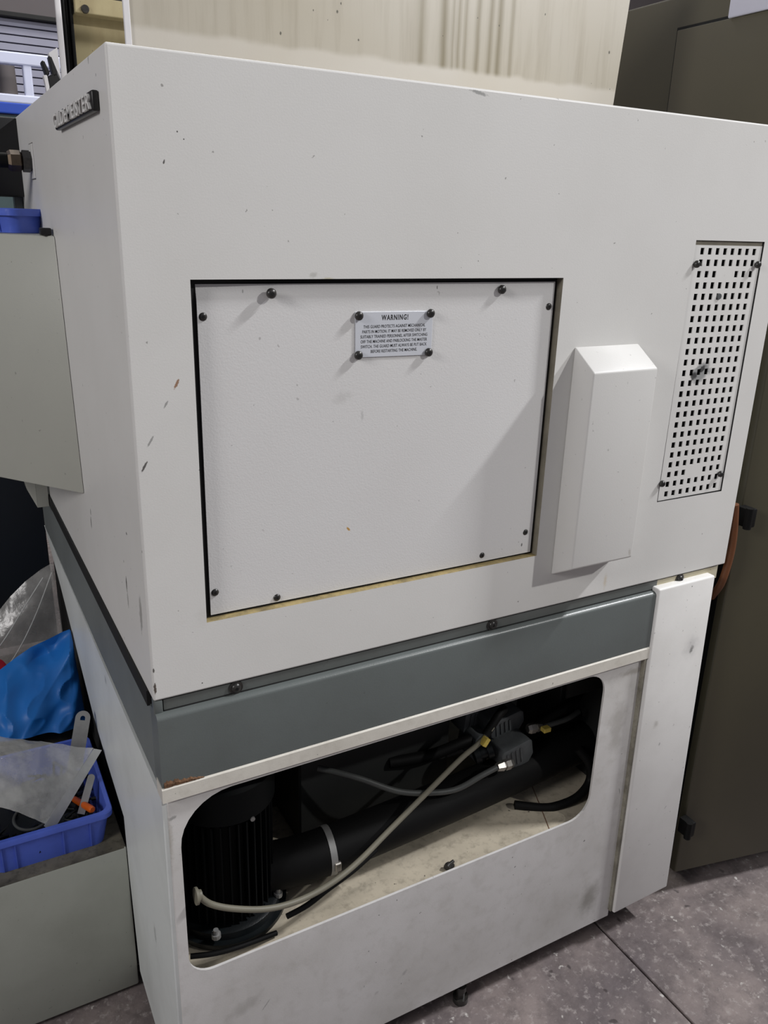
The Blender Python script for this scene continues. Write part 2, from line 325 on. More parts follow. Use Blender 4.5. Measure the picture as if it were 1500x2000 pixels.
def tube(bm, pts, rad, seg=12, rings=8, closed=False, cap=True, sm=True):
    P_ = [Vector(p) for p in pts]
    if sm and len(P_) > 2:
        Q = []
        for i in range(len(P_) - 1):
            p0, p1, p2, p3 = P_[max(i - 1, 0)], P_[i], P_[i + 1], P_[min(i + 2, len(P_) - 1)]
            for k in range(rings):
                t = k / rings; Q.append(.5 * ((2 * p1) + (-p0 + p2) * t + (2 * p0 - 5 * p1 + 4 * p2 - p3) * t * t + (-p0 + 3 * p1 - 3 * p2 + p3) * t ** 3))
        Q.append(P_[-1]); P_ = Q
    prev = None; up = Vector((0, 0, 1)); nrm = None; first = None
    for i, p in enumerate(P_):
        t = (P_[min(i + 1, len(P_) - 1)] - P_[max(i - 1, 0)]).normalized()
        if nrm is None:
            nrm = t.cross(up); nrm = nrm.normalized() if nrm.length > 1e-3 else Vector((1, 0, 0))
        nrm = (nrm - t * nrm.dot(t)).normalized(); bn = t.cross(nrm)
        rr = rad(i / (len(P_) - 1)) if callable(rad) else rad
        ring = [bm.verts.new(p + (nrm * math.cos(6.28318 * k / seg) + bn * math.sin(6.28318 * k / seg)) * rr) for k in range(seg)]
        if prev:
            for k in range(seg): bm.faces.new((prev[k], prev[(k + 1) % seg], ring[(k + 1) % seg], ring[k]))
        elif cap: bm.faces.new(ring[::-1])
        prev = ring
    if cap: bm.faces.new(prev)
    return bm
def cyl(bm, a, b_, r0, r1=None, seg=20): return lathe_(bm, a, b_, [(0, r0), (1, r1 if r1 is not None else r0)], seg)
def lathe_(bm, a, b_, prof, seg=20, phase=0):
    a, b_ = Vector(a), Vector(b_); d = b_ - a; t = d.normalized(); n = t.orthogonal().normalized(); bn = t.cross(n); prev = None
    for (h, r_) in prof:
        ring = [bm.verts.new(a + d * h + (n * math.cos(phase + 6.2831853 * k / seg) + bn * math.sin(phase + 6.2831853 * k / seg)) * max(r_, 1e-5)) for k in range(seg)]
        if prev:
            for k in range(seg): bm.faces.new((prev[k], prev[(k + 1) % seg], ring[(k + 1) % seg], ring[k]))
        else: bm.faces.new(ring[::-1])
        prev = ring
    bm.faces.new(prev); return bm
def boolean(o, cutters):
    """cut bmeshes (world coords) out of mesh object o whose origin is the world origin"""
    for cb in cutters:
        bmesh.ops.recalc_face_normals(cb, faces=cb.faces)
        me = bpy.data.meshes.new('cut'); cb.to_mesh(me); cb.free()
        for s in o.data.materials: me.materials.append(s)
        c = bpy.data.objects.new('cut', me); COL.objects.link(c)
        md = o.modifiers.new('b', 'BOOLEAN'); md.operation = 'DIFFERENCE'; md.object = c; md.solver = 'EXACT'
        bpy.context.view_layer.update()
        nm = bpy.data.meshes.new_from_object(o.evaluated_get(bpy.context.evaluated_depsgraph_get()))
        nm.name = o.name; o.modifiers.clear(); old = o.data; o.data = nm
        bpy.data.meshes.remove(old); bpy.data.objects.remove(c); bpy.data.meshes.remove(me)
    return o
def text_bm(bm, s, size, origin, ax, ay, sx=1., spacing=1., extrude=0., align='CENTER', bold=0.):
    cu = bpy.data.curves.new('t', 'FONT'); cu.body = s; cu.size = size; cu.align_x = align; cu.align_y = 'BOTTOM_BASELINE'; cu.space_character = spacing
    cu.extrude = extrude; cu.offset = bold; cu.resolution_u = 3
    o = bpy.data.objects.new('t', cu); COL.objects.link(o); bpy.context.view_layer.update()
    me = bpy.data.meshes.new_from_object(o.evaluated_get(bpy.context.evaluated_depsgraph_get()))
    ax, ay = Vector(ax), Vector(ay); az = ax.cross(ay)
    n0 = len(bm.verts); bm.from_mesh(me); bm.verts.ensure_lookup_table()
    for v in bm.verts[n0:]: v.co = Vector(origin) + ax * v.co.x * sx + ay * v.co.y + az * v.co.z
    bpy.data.objects.remove(o); bpy.data.curves.remove(cu); bpy.data.meshes.remove(me)
    return bm
def roundrect(pts, radii, n=8):
    """pts: 2-D corners; returns the outline with rounded corners"""
    R_ = []; m_ = len(pts)
    for i in range(m_):
        p = Vector(pts[i]); a = (Vector(pts[i - 1]) - p).normalized(); c = (Vector(pts[(i + 1) % m_]) - p).normalized(); r_ = radii[i]
        for k in range(n + 1):
            t = k / n; p0, p2 = p + a * r_, p + c * r_
            # superelliptic corner close to a circle
            R_.append(p + a * r_ * (1 - math.sin(t * math.pi / 2)) + c * r_ * (1 - math.cos(t * math.pi / 2)))
    return R_

# ------------------------------------------------------------------ the setting
fl = B(); box(fl, -6, 7, -4, 6, -.06, -.012); floor = out(fl, 'floor', 'joint'); tag(floor, kind='structure')
xs = [-6, -3.2, -1.1, .975, 3.05, 5.1, 7]; ys = [-4, -1.9, .62, 3.1, 6]
for i in range(len(xs) - 1):
    for j in range(len(ys) - 1):
        s = B(); g = .0025; box(s, xs[i] + g, xs[i + 1] - g, ys[j] + g, ys[j + 1] - g, -.02, 0, .0015, 1); sub(s, 'slab', 'floor', floor)
# back wall with the shutter bay
wb = B(); t0 = onY(0, 16, 5); 
box(wb, -6, 7, 5.25, 5.4, 0, 7); o = out(wb, 'wall_back', 'wallp'); tag(o, kind='structure')
wr = B(); box(wr, 6.9, 7.0, -4, 5.25, 0, 7); o = out(wr, 'wall_right', 'wallp'); tag(o, kind='structure')
lt = B(); box(lt, -1.6, 1.6, 5.12, 5.25, 2.655, 2.682, .004); o = out(lt, 'trim_1', 'dark'); tag(o, kind='structure')
sh = empty('roller_shutter', (0, 5.2, 0), 'grey horizontal slatted roller shutter on the far wall behind white rails', 'shutter')
zt = 2.655; nsl = 32; pitch = .0455
for k in range(nsl):
    s = B(); z1 = zt - k * pitch
    prism(s, [(-1.5, 5.19, z1), (-1.5, 5.175, z1 - .003), (-1.5, 5.172, z1 - pitch + .005), (-1.5, 5.19, z1 - pitch + .0025)], (3.0, 0, 0))
    if k == 0: s0 = sub(s, 'slat', 'shutter', sh, at=(0, 5.18, z1))
    else:
        s.free(); copy_child(s0, sh, (0, 5.18, z1))
s = B(); box(s, -1.6, -1.5, 5.12, 5.24, 0, 2.7); sub(s, 'guide_rail', 'paleblue', sh); s = B(); box(s, 1.5, 1.6, 5.12, 5.24, 0, 2.7); sub(s, 'guide_rail', 'paleblue', sh)
# white rail frame and blue beam in front of the shutter
fr = empty('rail_frame', (0, 4.2, 0), 'white tubular rail frame with one short post in front of the shutter', 'railing')
for (a, b_, nm, hw) in (((-60, 106), (112, 124), 'top_rail', .03), ((-60, 186), (70, 198), 'bottom_rail', .022)):
    p, q = onY(*a, 4.2), onY(*b_, 4.2); z = (p.z + q.z) / 2
    s = B(); box(s, p.x - 1, q.x + .6, 4.17, 4.23, z - hw, z + hw, .008); sub(s, nm, 'paleblue', fr)
p, q = onY(51, 124, 4.2), onY(58, 196, 4.2)
s = B(); box(s, p.x - .022, p.x + .022, 4.175, 4.225, q.z, p.z, .008); sub(s, 'post', 'paleblue', fr)
s = B(); box(s, p.x - 1.5, p.x - 1.45, 4.175, 4.225, 0, q.z + .2, .008); sub(s, 'leg', 'paleblue', fr); s = B(); box(s, p.x + .9, p.x + .95, 4.175, 4.225, 0, q.z + .2, .008); sub(s, 'leg', 'paleblue', fr)
p = onY(24, 168, 4.4); s = B(); lathe_(s, (p.x, 4.6, .0), (p.x, 4.6, 2.32), [(0, .1), (.9, .09), (.92, .05), (1, .045)], 16)
o = out(s, 'dark_post', 'wallp', origin=(p.x, 4.6, 0), smooth=True); o.name = 'column_stand'; tag(o, 'dark grey round stand behind the white rails', 'stand')
a, b_ = onY(0, 200, 3.9), onY(0, 222, 3.9)
s = B(); box(s, a.x - 1.5, a.x + .55, 3.86, 3.94, b_.z, a.z, .006); box(s, a.x - 1.5, a.x - 1.4, 3.86, 3.94, 0, b_.z, .004); box(s, a.x + .45, a.x + .55, 3.86, 3.94, 0, b_.z, .004)
be = out(s, 'blue_beam', 'bluebeam', origin=(a.x, 3.9, 0)); tag(be, 'bright blue horizontal steel beam below the white rails', 'beam')
s = B(); box(s, a.x - 1.4, a.x + .45, 3.88, 3.92, .0, b_.z - .005); sub(s, 'infill_panel', 'greenpanel', be)

# ------------------------------------------------------------------ the lathe
L = empty('lathe', (0, 0, 0), 'large off white and grey machine tool with guard panel and open motor compartment', 'machine')
# upper cover -------------------------------------------------------
c = B(); box(c, 0, 1.151, 0, 1.0, .891, 1.694, .0028, 3)
cov = sub(c, 'headstock_cover', ['cover', 'return', 'dark', 'greyreturn', 'ventdark'], L)
OX0, OX1, OZ0, OZ1 = .0795, .6555, .995, 1.4515
c1 = B(); box(c1, OX0, OX1, -.05, .0145, OZ0, OZ1)
VX0, VX1, VZ0, VZ1 = .9285, 1.1015, 1.0525, 1.5105
c2 = B(); prism(c2, [(VX0, -.05, VZ0 + .001), (VX1, -.05, VZ0), (VX1 + .0005, -.05, VZ1), (VX0 + .0025, -.05, VZ1)], (0, .2, 0))
c3 = B(); q = onX(62, 316, 0); box(c3, -.05, .004, q.y - .035, q.y + .022, q.z - .03, q.z + .03)
boolean(cov, [c1, c2, c3])
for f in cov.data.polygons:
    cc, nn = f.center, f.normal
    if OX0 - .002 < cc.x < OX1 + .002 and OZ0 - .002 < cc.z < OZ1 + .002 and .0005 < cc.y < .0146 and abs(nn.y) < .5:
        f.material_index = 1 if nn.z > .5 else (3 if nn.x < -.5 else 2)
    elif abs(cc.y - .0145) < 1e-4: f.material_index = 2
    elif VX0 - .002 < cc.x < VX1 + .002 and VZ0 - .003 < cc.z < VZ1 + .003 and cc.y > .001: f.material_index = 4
ABS[cov.name] = Vector((0, 0, 0))
# slot plate with cable gland on the cover's side
s = B(); box(s, -.0015, .0005, q.y - .033, q.y + .019, q.z - .028, q.z + .028, .0006, 1); sub(s, 'cable_plate', 'cover', L)
gp = Vector((0, q.y - .004, q.z + .0))
gl = B(); lathe_(gl, gp, gp + Vector((-.016, 0, 0)), [(0, .0165), (.25, .0165), (.25, .0185), (1, .0185)], 6); g1 = sub(gl, 'cable_gland', 'screw', L)
gl = B(); lathe_(gl, gp + Vector((-.016, 0, 0)), gp + Vector((-.04, 0, 0)), [(0, .013), (.15, .0175), (.8, .0175), (1, .0145)], 6, .3); sub(gl, 'gland_nut', 'brass', g1)
hs = B(); tube(hs, [gp + Vector((-.038, 0, 0)), gp + Vector((-.075, .0, -.001)), gp + Vector((-.12, .01, -.004)), gp + Vector((-.17, .04, -.012)), gp + Vector((-.2, .09, -.02)), gp + Vector((-.2, .17, -.02))], .0125, 14, 10)
sub(hs, 'cable_hose', 'rubber', g1, smooth=True)
# badge
bz0, bz1, by0, by1 = 1.6335, 1.6512, .052, .322
s = B(); box(s, -.0085, .0, by0 - .004, by1 + .003, bz0 - .0022, bz1 + .0018, .0025, 3); bd = sub(s, 'badge', 'badge', L, smooth=True)
s = B(); text_bm(s, 'GILDEMEISTER', .0242, (-.0098, 0, bz0 + .0003), (0, -1, 0), (0, 0, 1), sx=1, spacing=1.04, extrude=.0014, bold=.0002)
ya, yb_ = min(v.co.y for v in s.verts), max(v.co.y for v in s.verts)
for v in s.verts: v.co.y = by0 + (v.co.y - ya) / (yb_ - ya) * (by1 - by0)
sub(s, 'lettering', 'letters', bd)
# guard panel, thin sheet with a pressed-in upper left corner
gm = B(); nx, nz = 64, 52
gx0, gx1, gz0, gz1 = .0890, .6492, .9995, 1.4452
grid = []
for j in range(nz + 1):
    row = []
    for i in range(nx + 1):
        x = gx0 + (gx1 - gx0) * i / nx; z = gz0 + (gz1 - gz0) * j / nz
        dent = .0035 * math.exp(-((gz1 - z) / .012) ** 2) * math.exp(-((x - gx0) / .07) ** 2)
        y = .0105 + dent + .0008 * math.sin(x * 9) * math.sin(z * 7)
        row.append(gm.verts.new((x, y, z)))
    grid.append(row)
for j in range(nz):
    for i in range(nx): gm.faces.new((grid[j][i], grid[j][i + 1], grid[j + 1][i + 1], grid[j + 1][i]))
ge = bmesh.ops.extrude_face_region(gm, geom=gm.faces[:]); bmesh.ops.translate(gm, verts=[v for v in ge['geom'] if isinstance(v, bmesh.types.BMVert)], vec=(0, .0022, 0))
gp_ = sub(gm, 'guard_panel', 'guard', L, smooth=True)
def screw_bm(p, r_=.0062, h=.005, lift=0.):
    """button head with a socket, facing -Y"""
    s = B(); x, y, z = p
    lathe_(s, (x, y + .001, z), (x, y - h - lift, z), [(0, r_ * .55 if lift else r_), (lift / (h + lift + .001) if lift else .01, r_ * .55 if lift else r_), (lift / (h + lift + .001) + .02 if lift else .02, r_), (1 - .55 * h / (h + lift), r_ * .98), (1 - .2 * h / (h + lift), r_ * .8), (1, r_ * .55)], 18)
    n0 = len(s.faces)
    lathe_(s, (x, y - h - lift - .00005, z), (x, y - h - lift - .0003, z), [(0, r_ * .38), (1, r_ * .36)], 6)
    s.faces.ensure_lookup_table()
    for f in s.faces[n0:]: f.material_index = 1
    return s
for (px, py, lift) in ((529, 573, .008), (983, 566, .003)):
    q = onY(px, py, .004); sub(screw_bm((q.x, .0105, q.z), .0066, .005, lift), 'screw', ['screw', 'hole'], gp_, smooth=True, at=(q.x, .0105, q.z))
first = None
for (px, py) in ((397, 619), (1073, 599), (421, 1158), (542, 1168), (942, 1085), (1027, 1040)):
    q = onY(px, py, .009)
    if first is None: first = sub(screw_bm((q.x, .0105, q.z), .0054, .002, 0), 'screw', ['screw', 'hole'], gp_, smooth=True, at=(q.x, .0105, q.z))
    else: copy_child(first, gp_, (q.x, .0105, q.z))
# warning plate
wy = .0088
a, b_, c_, d_ = onY(694, 609, wy), onY(846, 607, wy), onY(842, 693, wy), onY(694, 699, wy)
s = B(); prism(s, [(d_.x, wy, d_.z), (c_.x, wy, c_.z), (b_.x, wy, b_.z), (a.x, wy, a.z)], (0, .0014, 0), .0006, 2)
wp = sub(s, 'warning_plate', 'plate', L)
ux = ((b_ - a) + (c_ - d_)).normalized(); uz = Vector((0, 0, 1)); W = ((b_ - a).length + (c_ - d_).length) / 2; H = ((a - d_).length + (b_ - c_).length) / 2
mid = (a + b_ + c_ + d_) / 4
def plate_pt(fx, fz): return mid + ux * (fx * W) + uz * (fz * H)
t = B()
rows = [('WARNING!', .0100, .315, 1.0, 1.22, .00022), ('THIS GUARD PROTECTS AGAINST MECHANICAL', .0060, .148, .8, 1.04, 0), ('PARTS IN MOTION. IT MAY BE REMOVED ONLY BY', .0060, .04, .8, 1.04, 0),
        ('SUITABLY TRAINED PERSONNEL AFTER SWITCHING', .0060, -.068, .8, 1.04, 0), ('OFF THE MACHINE AND PABLOCKING THE MASTER', .0060, -.176, .8, 1.04, 0),
        ('SWITCH. THE GUARD MUST ALWAYS BE PUT BACK', .0060, -.286, .8, 1.04, 0), ('BEFORE RESTARTING THE MACHINE.', .0060, -.396, .8, 1.04, 0)]
widths = [.345, .80, .83, .87, .865, .86, .605]
for (txt, sz, fz, sx, sp_, bo), wf in zip(rows, widths):
    tb = B(); text_bm(tb, txt, sz, (0, 0, 0), (1, 0, 0), (0, 0, 1), 1, sp_, 0, 'CENTER', bo if bo else .00004)
    wdt = max(v.co.x for v in tb.verts) - min(v.co.x for v in tb.verts); tgt = wf * W
    k = tgt / wdt
    pp = plate_pt(.0, fz); 
    me = bpy.data.meshes.new('x'); tb.to_mesh(me); tb.free(); n0 = len(t.verts); t.from_mesh(me); t.verts.ensure_lookup_table()
    for v in t.verts[n0:]:
        x, z = v.co.x * k, v.co.z; v.co = Vector((pp.x + x, wy - .00012, pp.z + z))
sub(t, 'lettering', 'ink', wp)
for (px, py) in ((701, 617), (841, 612), (700, 694), (837, 688)):
    q = onY(px, py, wy - .002); sub(screw_bm((q.x, wy + .001, q.z), .0062, .004, .0035), 'screw', ['screw', 'hole'], wp, smooth=True, at=(q.x, wy, q.z))
# bulge cover
x0, x1 = .6915, .8295
prof = [(0, .953), (0, 1.3465), (-.05, 1.3125), (-.05, .9815)]
s = B(); prism(s, [(x0, y, z) for y, z in prof], (x1 - x0, 0, 0), .0028, 3); sub(s, 'bulge_cover', 'bump', L, smooth=True)
# vent grille plate: real square holes
vy = .0022
h11, h18, h241, h248 = (onY(*p, vy) for p in ((1375, 491), (1475, 492), (1298, 965), (1394, 949)))
def bil(i, j): 
    u_, v_ = i / 7, j / 23
    return (h11 * (1 - u_) + h18 * u_) * (1 - v_) + (h241 * (1 - u_) + h248 * u_) * v_
xa = [h11.x + (h18.x - h11.x) * i / 7 for i in range(8)]; xa = [(bil(i, 0).x + bil(i, 23).x) / 2 for i in range(8)]
za = [(bil(0, j).z + bil(7, j).z) / 2 for j in range(24)]
px0, px1, pz0, pz1 = VX0 + .0042, VX1 - .001, VZ0 + .002, VZ1 - .0075
hw, hh = .0045, .0053
X_ = [px0] + [v for x in xa for v in (x - hw, x + hw)] + [px1]; Z_ = [pz0] + [v for z in za[::-1] for v in (z - hh, z + hh)] + [pz1]
s = B(); V = [[s.verts.new((x, vy, z)) for x in X_] for z in Z_]
for j in range(len(Z_) - 1):
    for i in range(len(X_) - 1):
        hole = i % 2 == 1 and j % 2 == 1
        if hole:
            r_ = 23 - (j - 1) // 2; cI = (i - 1) // 2
            if r_ in (2, 21) and cI in (3, 4): hole = False
        if not hole: s.faces.new((V[j][i], V[j][i + 1], V[j + 1][i + 1], V[j + 1][i]))
ge = bmesh.ops.extrude_face_region(s, geom=s.faces[:]); bmesh.ops.translate(s, verts=[v for v in ge['geom'] if isinstance(v, bmesh.types.BMVert)], vec=(0, .0018, 0))
vg = sub(s, 'vent_grille', 'vent', L)
s = B(); box(s, VX0 + .004, VX1 - .0005, .003, .006, VZ1 - .0085, VZ1 - .0005); sub(s, 'top_seal', 'greyreturn', L)
for (px, py) in ((1362, 516), (1481, 517), (1408, 926), (1294, 945)):
    q = onY(px, py, -.003); sub(screw_bm((q.x, vy, q.z), .0062, .005, .004), 'screw', ['screw', 'hole'], vg, smooth=True, at=(q.x, vy, q.z))
q = onY(1404, 579, vy); s = B(); lathe_(s, (q.x, vy + .001, q.z), (q.x, vy - .002, q.z), [(0, .0055), (1, .005)], 8); sub(s, 'plug', 'cast', vg)
# recess strip, band, rail -------------------------------------------
s = B(); box(s, .014, .9655, .0035, .95, .862, .8908); st = sub(s, 'recess_strip', 'banddark', L)
s = B(); box(s, .9655, 1.135, .0035, .95, .862, .8905); sub(s, 'cream_strip', 'cream', L)
s = B(); box(s, 0.0005, .0125, .001, .017, .866, .8905, .002, 2); sub(s, 'corner_post', 'band', L, smooth=True)
s = B(); box(s, .46, .472, .012, .0185, .872, .892); s.free()
for i, (px, py, yy) in enumerate(((462, 1345, .0), (963, 1221, .0), (1330, 1128, .0))):
    q = onY(px, py, yy)
    s = B(); lathe_(s, (q.x, .0045, .8805), (q.x, .0015, .8805), [(0, .0108), (1, .0104)], 24); wsh = sub(s, 'washer', 'screw', L, smooth=True)
    sub(screw_bm((q.x, .0015, .8805), .0074, .004, 0), 'bolt', ['screw', 'hole'], wsh, smooth=True)
s = B(); prism(s, [(0.001, -.009, .753), (0.001, -.009, .8625), (.001, -.0082, .8655), (.001, -.006, .868), (.001, -.003, .8698), (.001, .0025, .8702), (.001, .030, .8702), (.001, .030, .753)], (.9665, 0, 0))
bd_ = sub(s, 'band', 'band', L, smooth=True)
s = B(); box(s, .014, .9655, .0026, .0036, .8702, .8722); box(s, .003, 1.13, .0018, .0036, .8898, .8912); sub(s, 'joint_gap', 'dark', L)
bd_.data.materials.append(M['band'])
# the band continues along the machine's left side
s = B(); prism(s, [(0.0015, -.0045, .742), (0.0015, 1.20, .742), (0.0015, 1.20, .872), (.0015, .95, .872), (0.0015, 0, .868), (.0015, -.0045, .862)], (.02, 0, 0)); sub(s, 'side_band', 'bandside', L)
s = B(); box(s, -.003, .004, .03, 1.0, .868, .8925); box(s, .004, .02, .0, 1.2, .732, .7435); sub(s, 'seal_strip', 'dark', L)
# filler showing where the paint broke away
s = B(); pts = []; n_ = 26
for i in range(n_ + 1):
    t_ = i / n_; x = .004 + .058 * t_; h = .017 * (1 - t_) ** .8 * (.45 + .8 * abs(noise.noise(Vector((t_ * 5, 3, 0)))) + .35 * random.random()) + .0008
    pts.append((x, h))
a_ = [s.verts.new((x, -.0095 - .001 * random.random(), .7525)) for x, h in pts]; b2 = [s.verts.new((x, -.0096 - .0018 * random.random(), .7525 + h * .55)) for x, h in pts]; c2_ = [s.verts.new((x, -.0088, .7525 + h)) for x, h in pts]
for i in range(n_):
    s.faces.new((a_[i], a_[i + 1], b2[i + 1], b2[i])); s.faces.new((b2[i], b2[i + 1], c2_[i + 1], c2_[i]))
ge = bmesh.ops.extrude_face_region(s, geom=s.faces[:]); bmesh.ops.translate(s, verts=[v for v in ge['geom'] if isinstance(v, bmesh.types.BMVert)], vec=(0, .003, 0))
sub(s, 'exposed_filler', 'chip', L)
s = B(); prism(s, [(.0, -.011, .728), (.0, -.011, .750), (.0, -.008, .7532), (.0, .02, .753), (.0, .02, .728)], (.968, 0, 0), 0); sub(s, 'rail', 'rail', L)
# base -----------------------------------------------------------------
s = B(); box(s, .008, .9665, .0, .36, .062, .7285, .0015, 1)
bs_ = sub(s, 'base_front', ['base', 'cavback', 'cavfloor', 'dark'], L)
corners = [P(350, 1522), P(378, 1893), P(1125, 1620), P(1180, 1312)]
corners = [(.024, .7145), (.025, .374), (.860, .379), (.8605, .7165)]
rr = roundrect(corners, [.082, .04, .05, .045], 8)
c1 = B(); prism(c1, [(p[0], -.05, p[1]) for p in rr], (0, .056, 0))
c2 = B(); box(c2, .014, .99 - .03, .0045, .33, .366, .722)
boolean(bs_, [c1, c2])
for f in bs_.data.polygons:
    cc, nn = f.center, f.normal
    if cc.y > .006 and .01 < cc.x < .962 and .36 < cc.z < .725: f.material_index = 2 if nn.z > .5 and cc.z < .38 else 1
# white-faced base body behind and beside
s = B(); box(s, .012, 1.12, .361, 1.15, .066, .728); sub(s, 'base_body', 'dark', L)
sp_pts = [(0, .002), (.055, .002)]
poly = [(.002, .725), (.002, .047), (.20, .052), (.330, .066), (.352, .30), (.353, .435), (.50, .462), (.632, .493), (.76, .552), (.853, .593), (.985, .655), (1.208, .742), (1.10, .741), (.6, .733)]
s = B(); prism(s, [(0.001, y, z) for y, z in poly], (.012, 0, 0)); sub(s, 'side_panel', 'side', L)
# column ---------------------------------------------------------------
ct = [onY(1288, 1152, -.014), onY(1398, 1124, -.014), onY(1303, 1732, -.014), onY(1199, 1785, -.014)]
s = B(); ins = Vector((0, 0, 0))
front = [Vector((ct[3].x, -.014, ct[3].z)), Vector((ct[2].x - .0, -.014, ct[2].z + .0)), Vector((ct[1].x, -.014, ct[1].z)), Vector((ct[0].x, -.014, ct[0].z))]
prism(s, front, (0, .05, 0), .004, 3)
colm = sub(s, 'corner_column', 'column', L, smooth=True)
gx = [(front[3].x - .005, front[3].z - .13), (front[0].x - .006, front[0].z + .004)]
s = B(); prism(s, [(gx[1][0], -.008, gx[1][1]), (gx[1][0] + .006, -.008, gx[1][1]), (gx[0][0] + .0055, -.008, gx[0][1]), (gx[0][0], -.008, gx[0][1])], (0, .02, 0)); sub(s, 'column_edge', 'groove', colm)
s = B(); box(s, 1.10, 1.135, .03, 1.1, .07, .88); sub(s, 'right_side_wall', 'dark', L)
# foot, and a dark block added beneath
q = onZ(905, 1962, 0)
s = B(); lathe_(s, (q.x, q.y + .012, 0), (q.x, q.y + .012, .064), [(0, .016), (.2, .016), (.2, .009), (.45, .009), (.45, .011), (.65, .011), (.65, .007), (1, .007)], 16); sub(s, 'levelling_foot', 'screw', L, smooth=True)
for fx, fy in ((.08, .12), (1.05, .12), (.1, 1.0), (1.05, 1.0)):
    s = B(); lathe_(s, (fx, fy + .0, 0), (fx, fy, .07), [(0, .03), (.3, .03), (.3, .012), (1, .012)], 16); sub(s, 'levelling_foot', 'screw', L, smooth=True)
s = B(); box(s, .03, 1.1, .06, 1.1, .0, .063); sub(s, 'underside_block', 'dark', L)  # added dark block, keeps light out from under the base
s = B(); q = onZ(869, 1947, .03); lathe_(s, (q.x, q.y + .01, .03), (q.x, q.y + .02, .03), [(0, .009), (1, .008)], 12); sub(s, 'drain_plug', 'dulls', L)
# splash guard standing behind the cover --------------------------------
tl, tr_, br, bl = onY(246, -60, .5), onY(1241, -60, .5), onY(1198, 207, .5), onY(258, 100, .5)
def ext(a, b_, z): k = (z - a.z) / (b_.z - a.z); return a + (b_ - a) * k
zt_ = tl.z + .1
pts = [ext(br, tr_, 1.66), ext(br, tr_, 2.12), ext(bl, tl, 2.12), ext(bl, tl, 1.66)]
s = B(); prism(s, [(p.x, .5, p.z) for p in pts], (0, .03, 0), .002, 2); sg = sub(s, 'splash_guard', 'splash', L, smooth=True)
s = B(); p0_, p1_ = ext(bl, tl, 1.66), ext(bl, tl, 2.12)
prism(s, [(p0_.x - .0095, .497, p0_.z), (p0_.x + .0005, .497, p0_.z), (p1_.x + .0005, .497, p1_.z), (p1_.x - .0095, .497, p1_.z)], (0, .006, 0), .001, 1); sub(s, 'folded_edge', 'post', sg)
# cream frame, rubber strip and white post further back -------------------
cf = B(); box(cf, .149, .42, 1.02, 1.06, 1.2, 2.05); cfo = sub(cf, 'door_frame', 'creamframe', L)
a, b_ = onY(142, 26, 1.0), onY(250, 42, 1.0)
s = B(); box(s, .151, .42, .985, 1.02, a.z, a.z + .032, .002); sub(s, 'frame_rail', 'creamframe', cfo)
s = B(); box(s, .151, .42, .99, 1.02, a.z + .032, 2.05); sub(s, 'shadow_gap', 'dark', cfo)
q = onY(167, 17, .98); s = B(); lathe_(s, (q.x, .986, q.z), (q.x, .980, q.z), [(0, .0085), (1, .0075)], 12); sub(s, 'bolt', 'screw', cfo)
def vstrip(xa, xb, Y, z0, z1, th, name, mat, par, bev=.002):
    s = B(); box(s, xa, xb, Y, Y + th, z0, z1, bev); return sub(s, name, mat, par, smooth=True)
qa, qb = onY(118, 0, 1.0).x, onY(140, 0, 1.0).x
wd = (qb - qa) / 3
rs = None
for k in range(3): 
    o_ = vstrip(qa + wd * k + .0005, qa + wd * (k + 1) - .0005, .995 + (.006 if k == 1 else 0), 1.5, 2.05, .03, 'rubber_strip', 'rubber', L)
vstrip(onY(106, 0, .99).x, onY(117.5, 0, .99).x, .985, 1.5, 2.05, .008, 'white_post', 'post', L)
# door box on the left -----------------------------------------------------
d2 = Vector((-.122, .162, 0)).normalized()
bR, tR = Vector((-.0005, .4435, 1.059)), Vector((-.0005, .4905, 1.488)); bL, tL_ = bR + d2 * .5, tR + d2 * .5
s = B(); dv = Vector((d2.y, -d2.x, 0)) * -1
back = Vector((0, .22, 0))
v = [s.verts.new(p) for p in (bR, bL, tL_, tR, bR + back, bL + back, tL_ + back, tR + back)]
for f in ((0, 1, 2, 3), (7, 6, 5, 4), (0, 4, 5, 1), (1, 5, 6, 2), (2, 6, 7, 3), (3, 7, 4, 0)): s.faces.new([v[i] for i in f])
bmesh.ops.bevel(s, geom=s.edges[:], offset=.003, segments=2, profile=.5, affect='EDGES')
sub(s, 'door_box', 'doorbox', L, smooth=True)
# bracket under the door box
q1, q2, q3 = onY(58, 945, .98), onY(74, 992, .98), onY(97, 990, .98)
s = B(); box(s, q2.x, q3.x, .98, 1.03, q2.z, q2.z + .10, .001, 1)
prism(s, [(q2.x, .98, q2.z), (q2.x, .98, q2.z + .1), (q2.x - .028, .99, q2.z + .1), (q2.x - .018, .99, q2.z + .045)], (0, .03, 0)); sub(s, 'bracket', 'doorbox', L)
# low chip tray box on the left
s = B(); box(s, -.9, .0, .349, 1.25, .014, .366, .004, 2)
lb = sub(s, 'chip_tray_box', ['lowbox', 'shelfdirt'], L, smooth=True)
for f in lb.data.polygons:
    if f.normal.z > .9: f.material_index = 1
# dark door panel closing the machine front at the left
s = B(); box(s, -1.0, .012, 1.3, 1.34, .36, 1.32, .002, 1); sub(s, 'door_panel', 'navy', L)
s = B(); box(s, .013, .3, 1.16, 1.2, .37, 1.2); sub(s, 'inner_wall', 'dark', L)
# black panel box at the far left
a, b_ = onY(35, 232, .86), onY(49, 385, .86)
s = B(); box(s, a.x - .28, (a.x + b_.x) / 2 - .0015, .84, .92, b_.z, a.z, .004, 2); cp = sub(s, 'control_box', 'black', L, smooth=True)
s = B(); box(s, (a.x + b_.x) / 2 - .02, (a.x + b_.x) / 2 - .004, .87, .9, 1.40, b_.z + .005, .002, 1); sub(s, 'stand_post', 'band', cp)

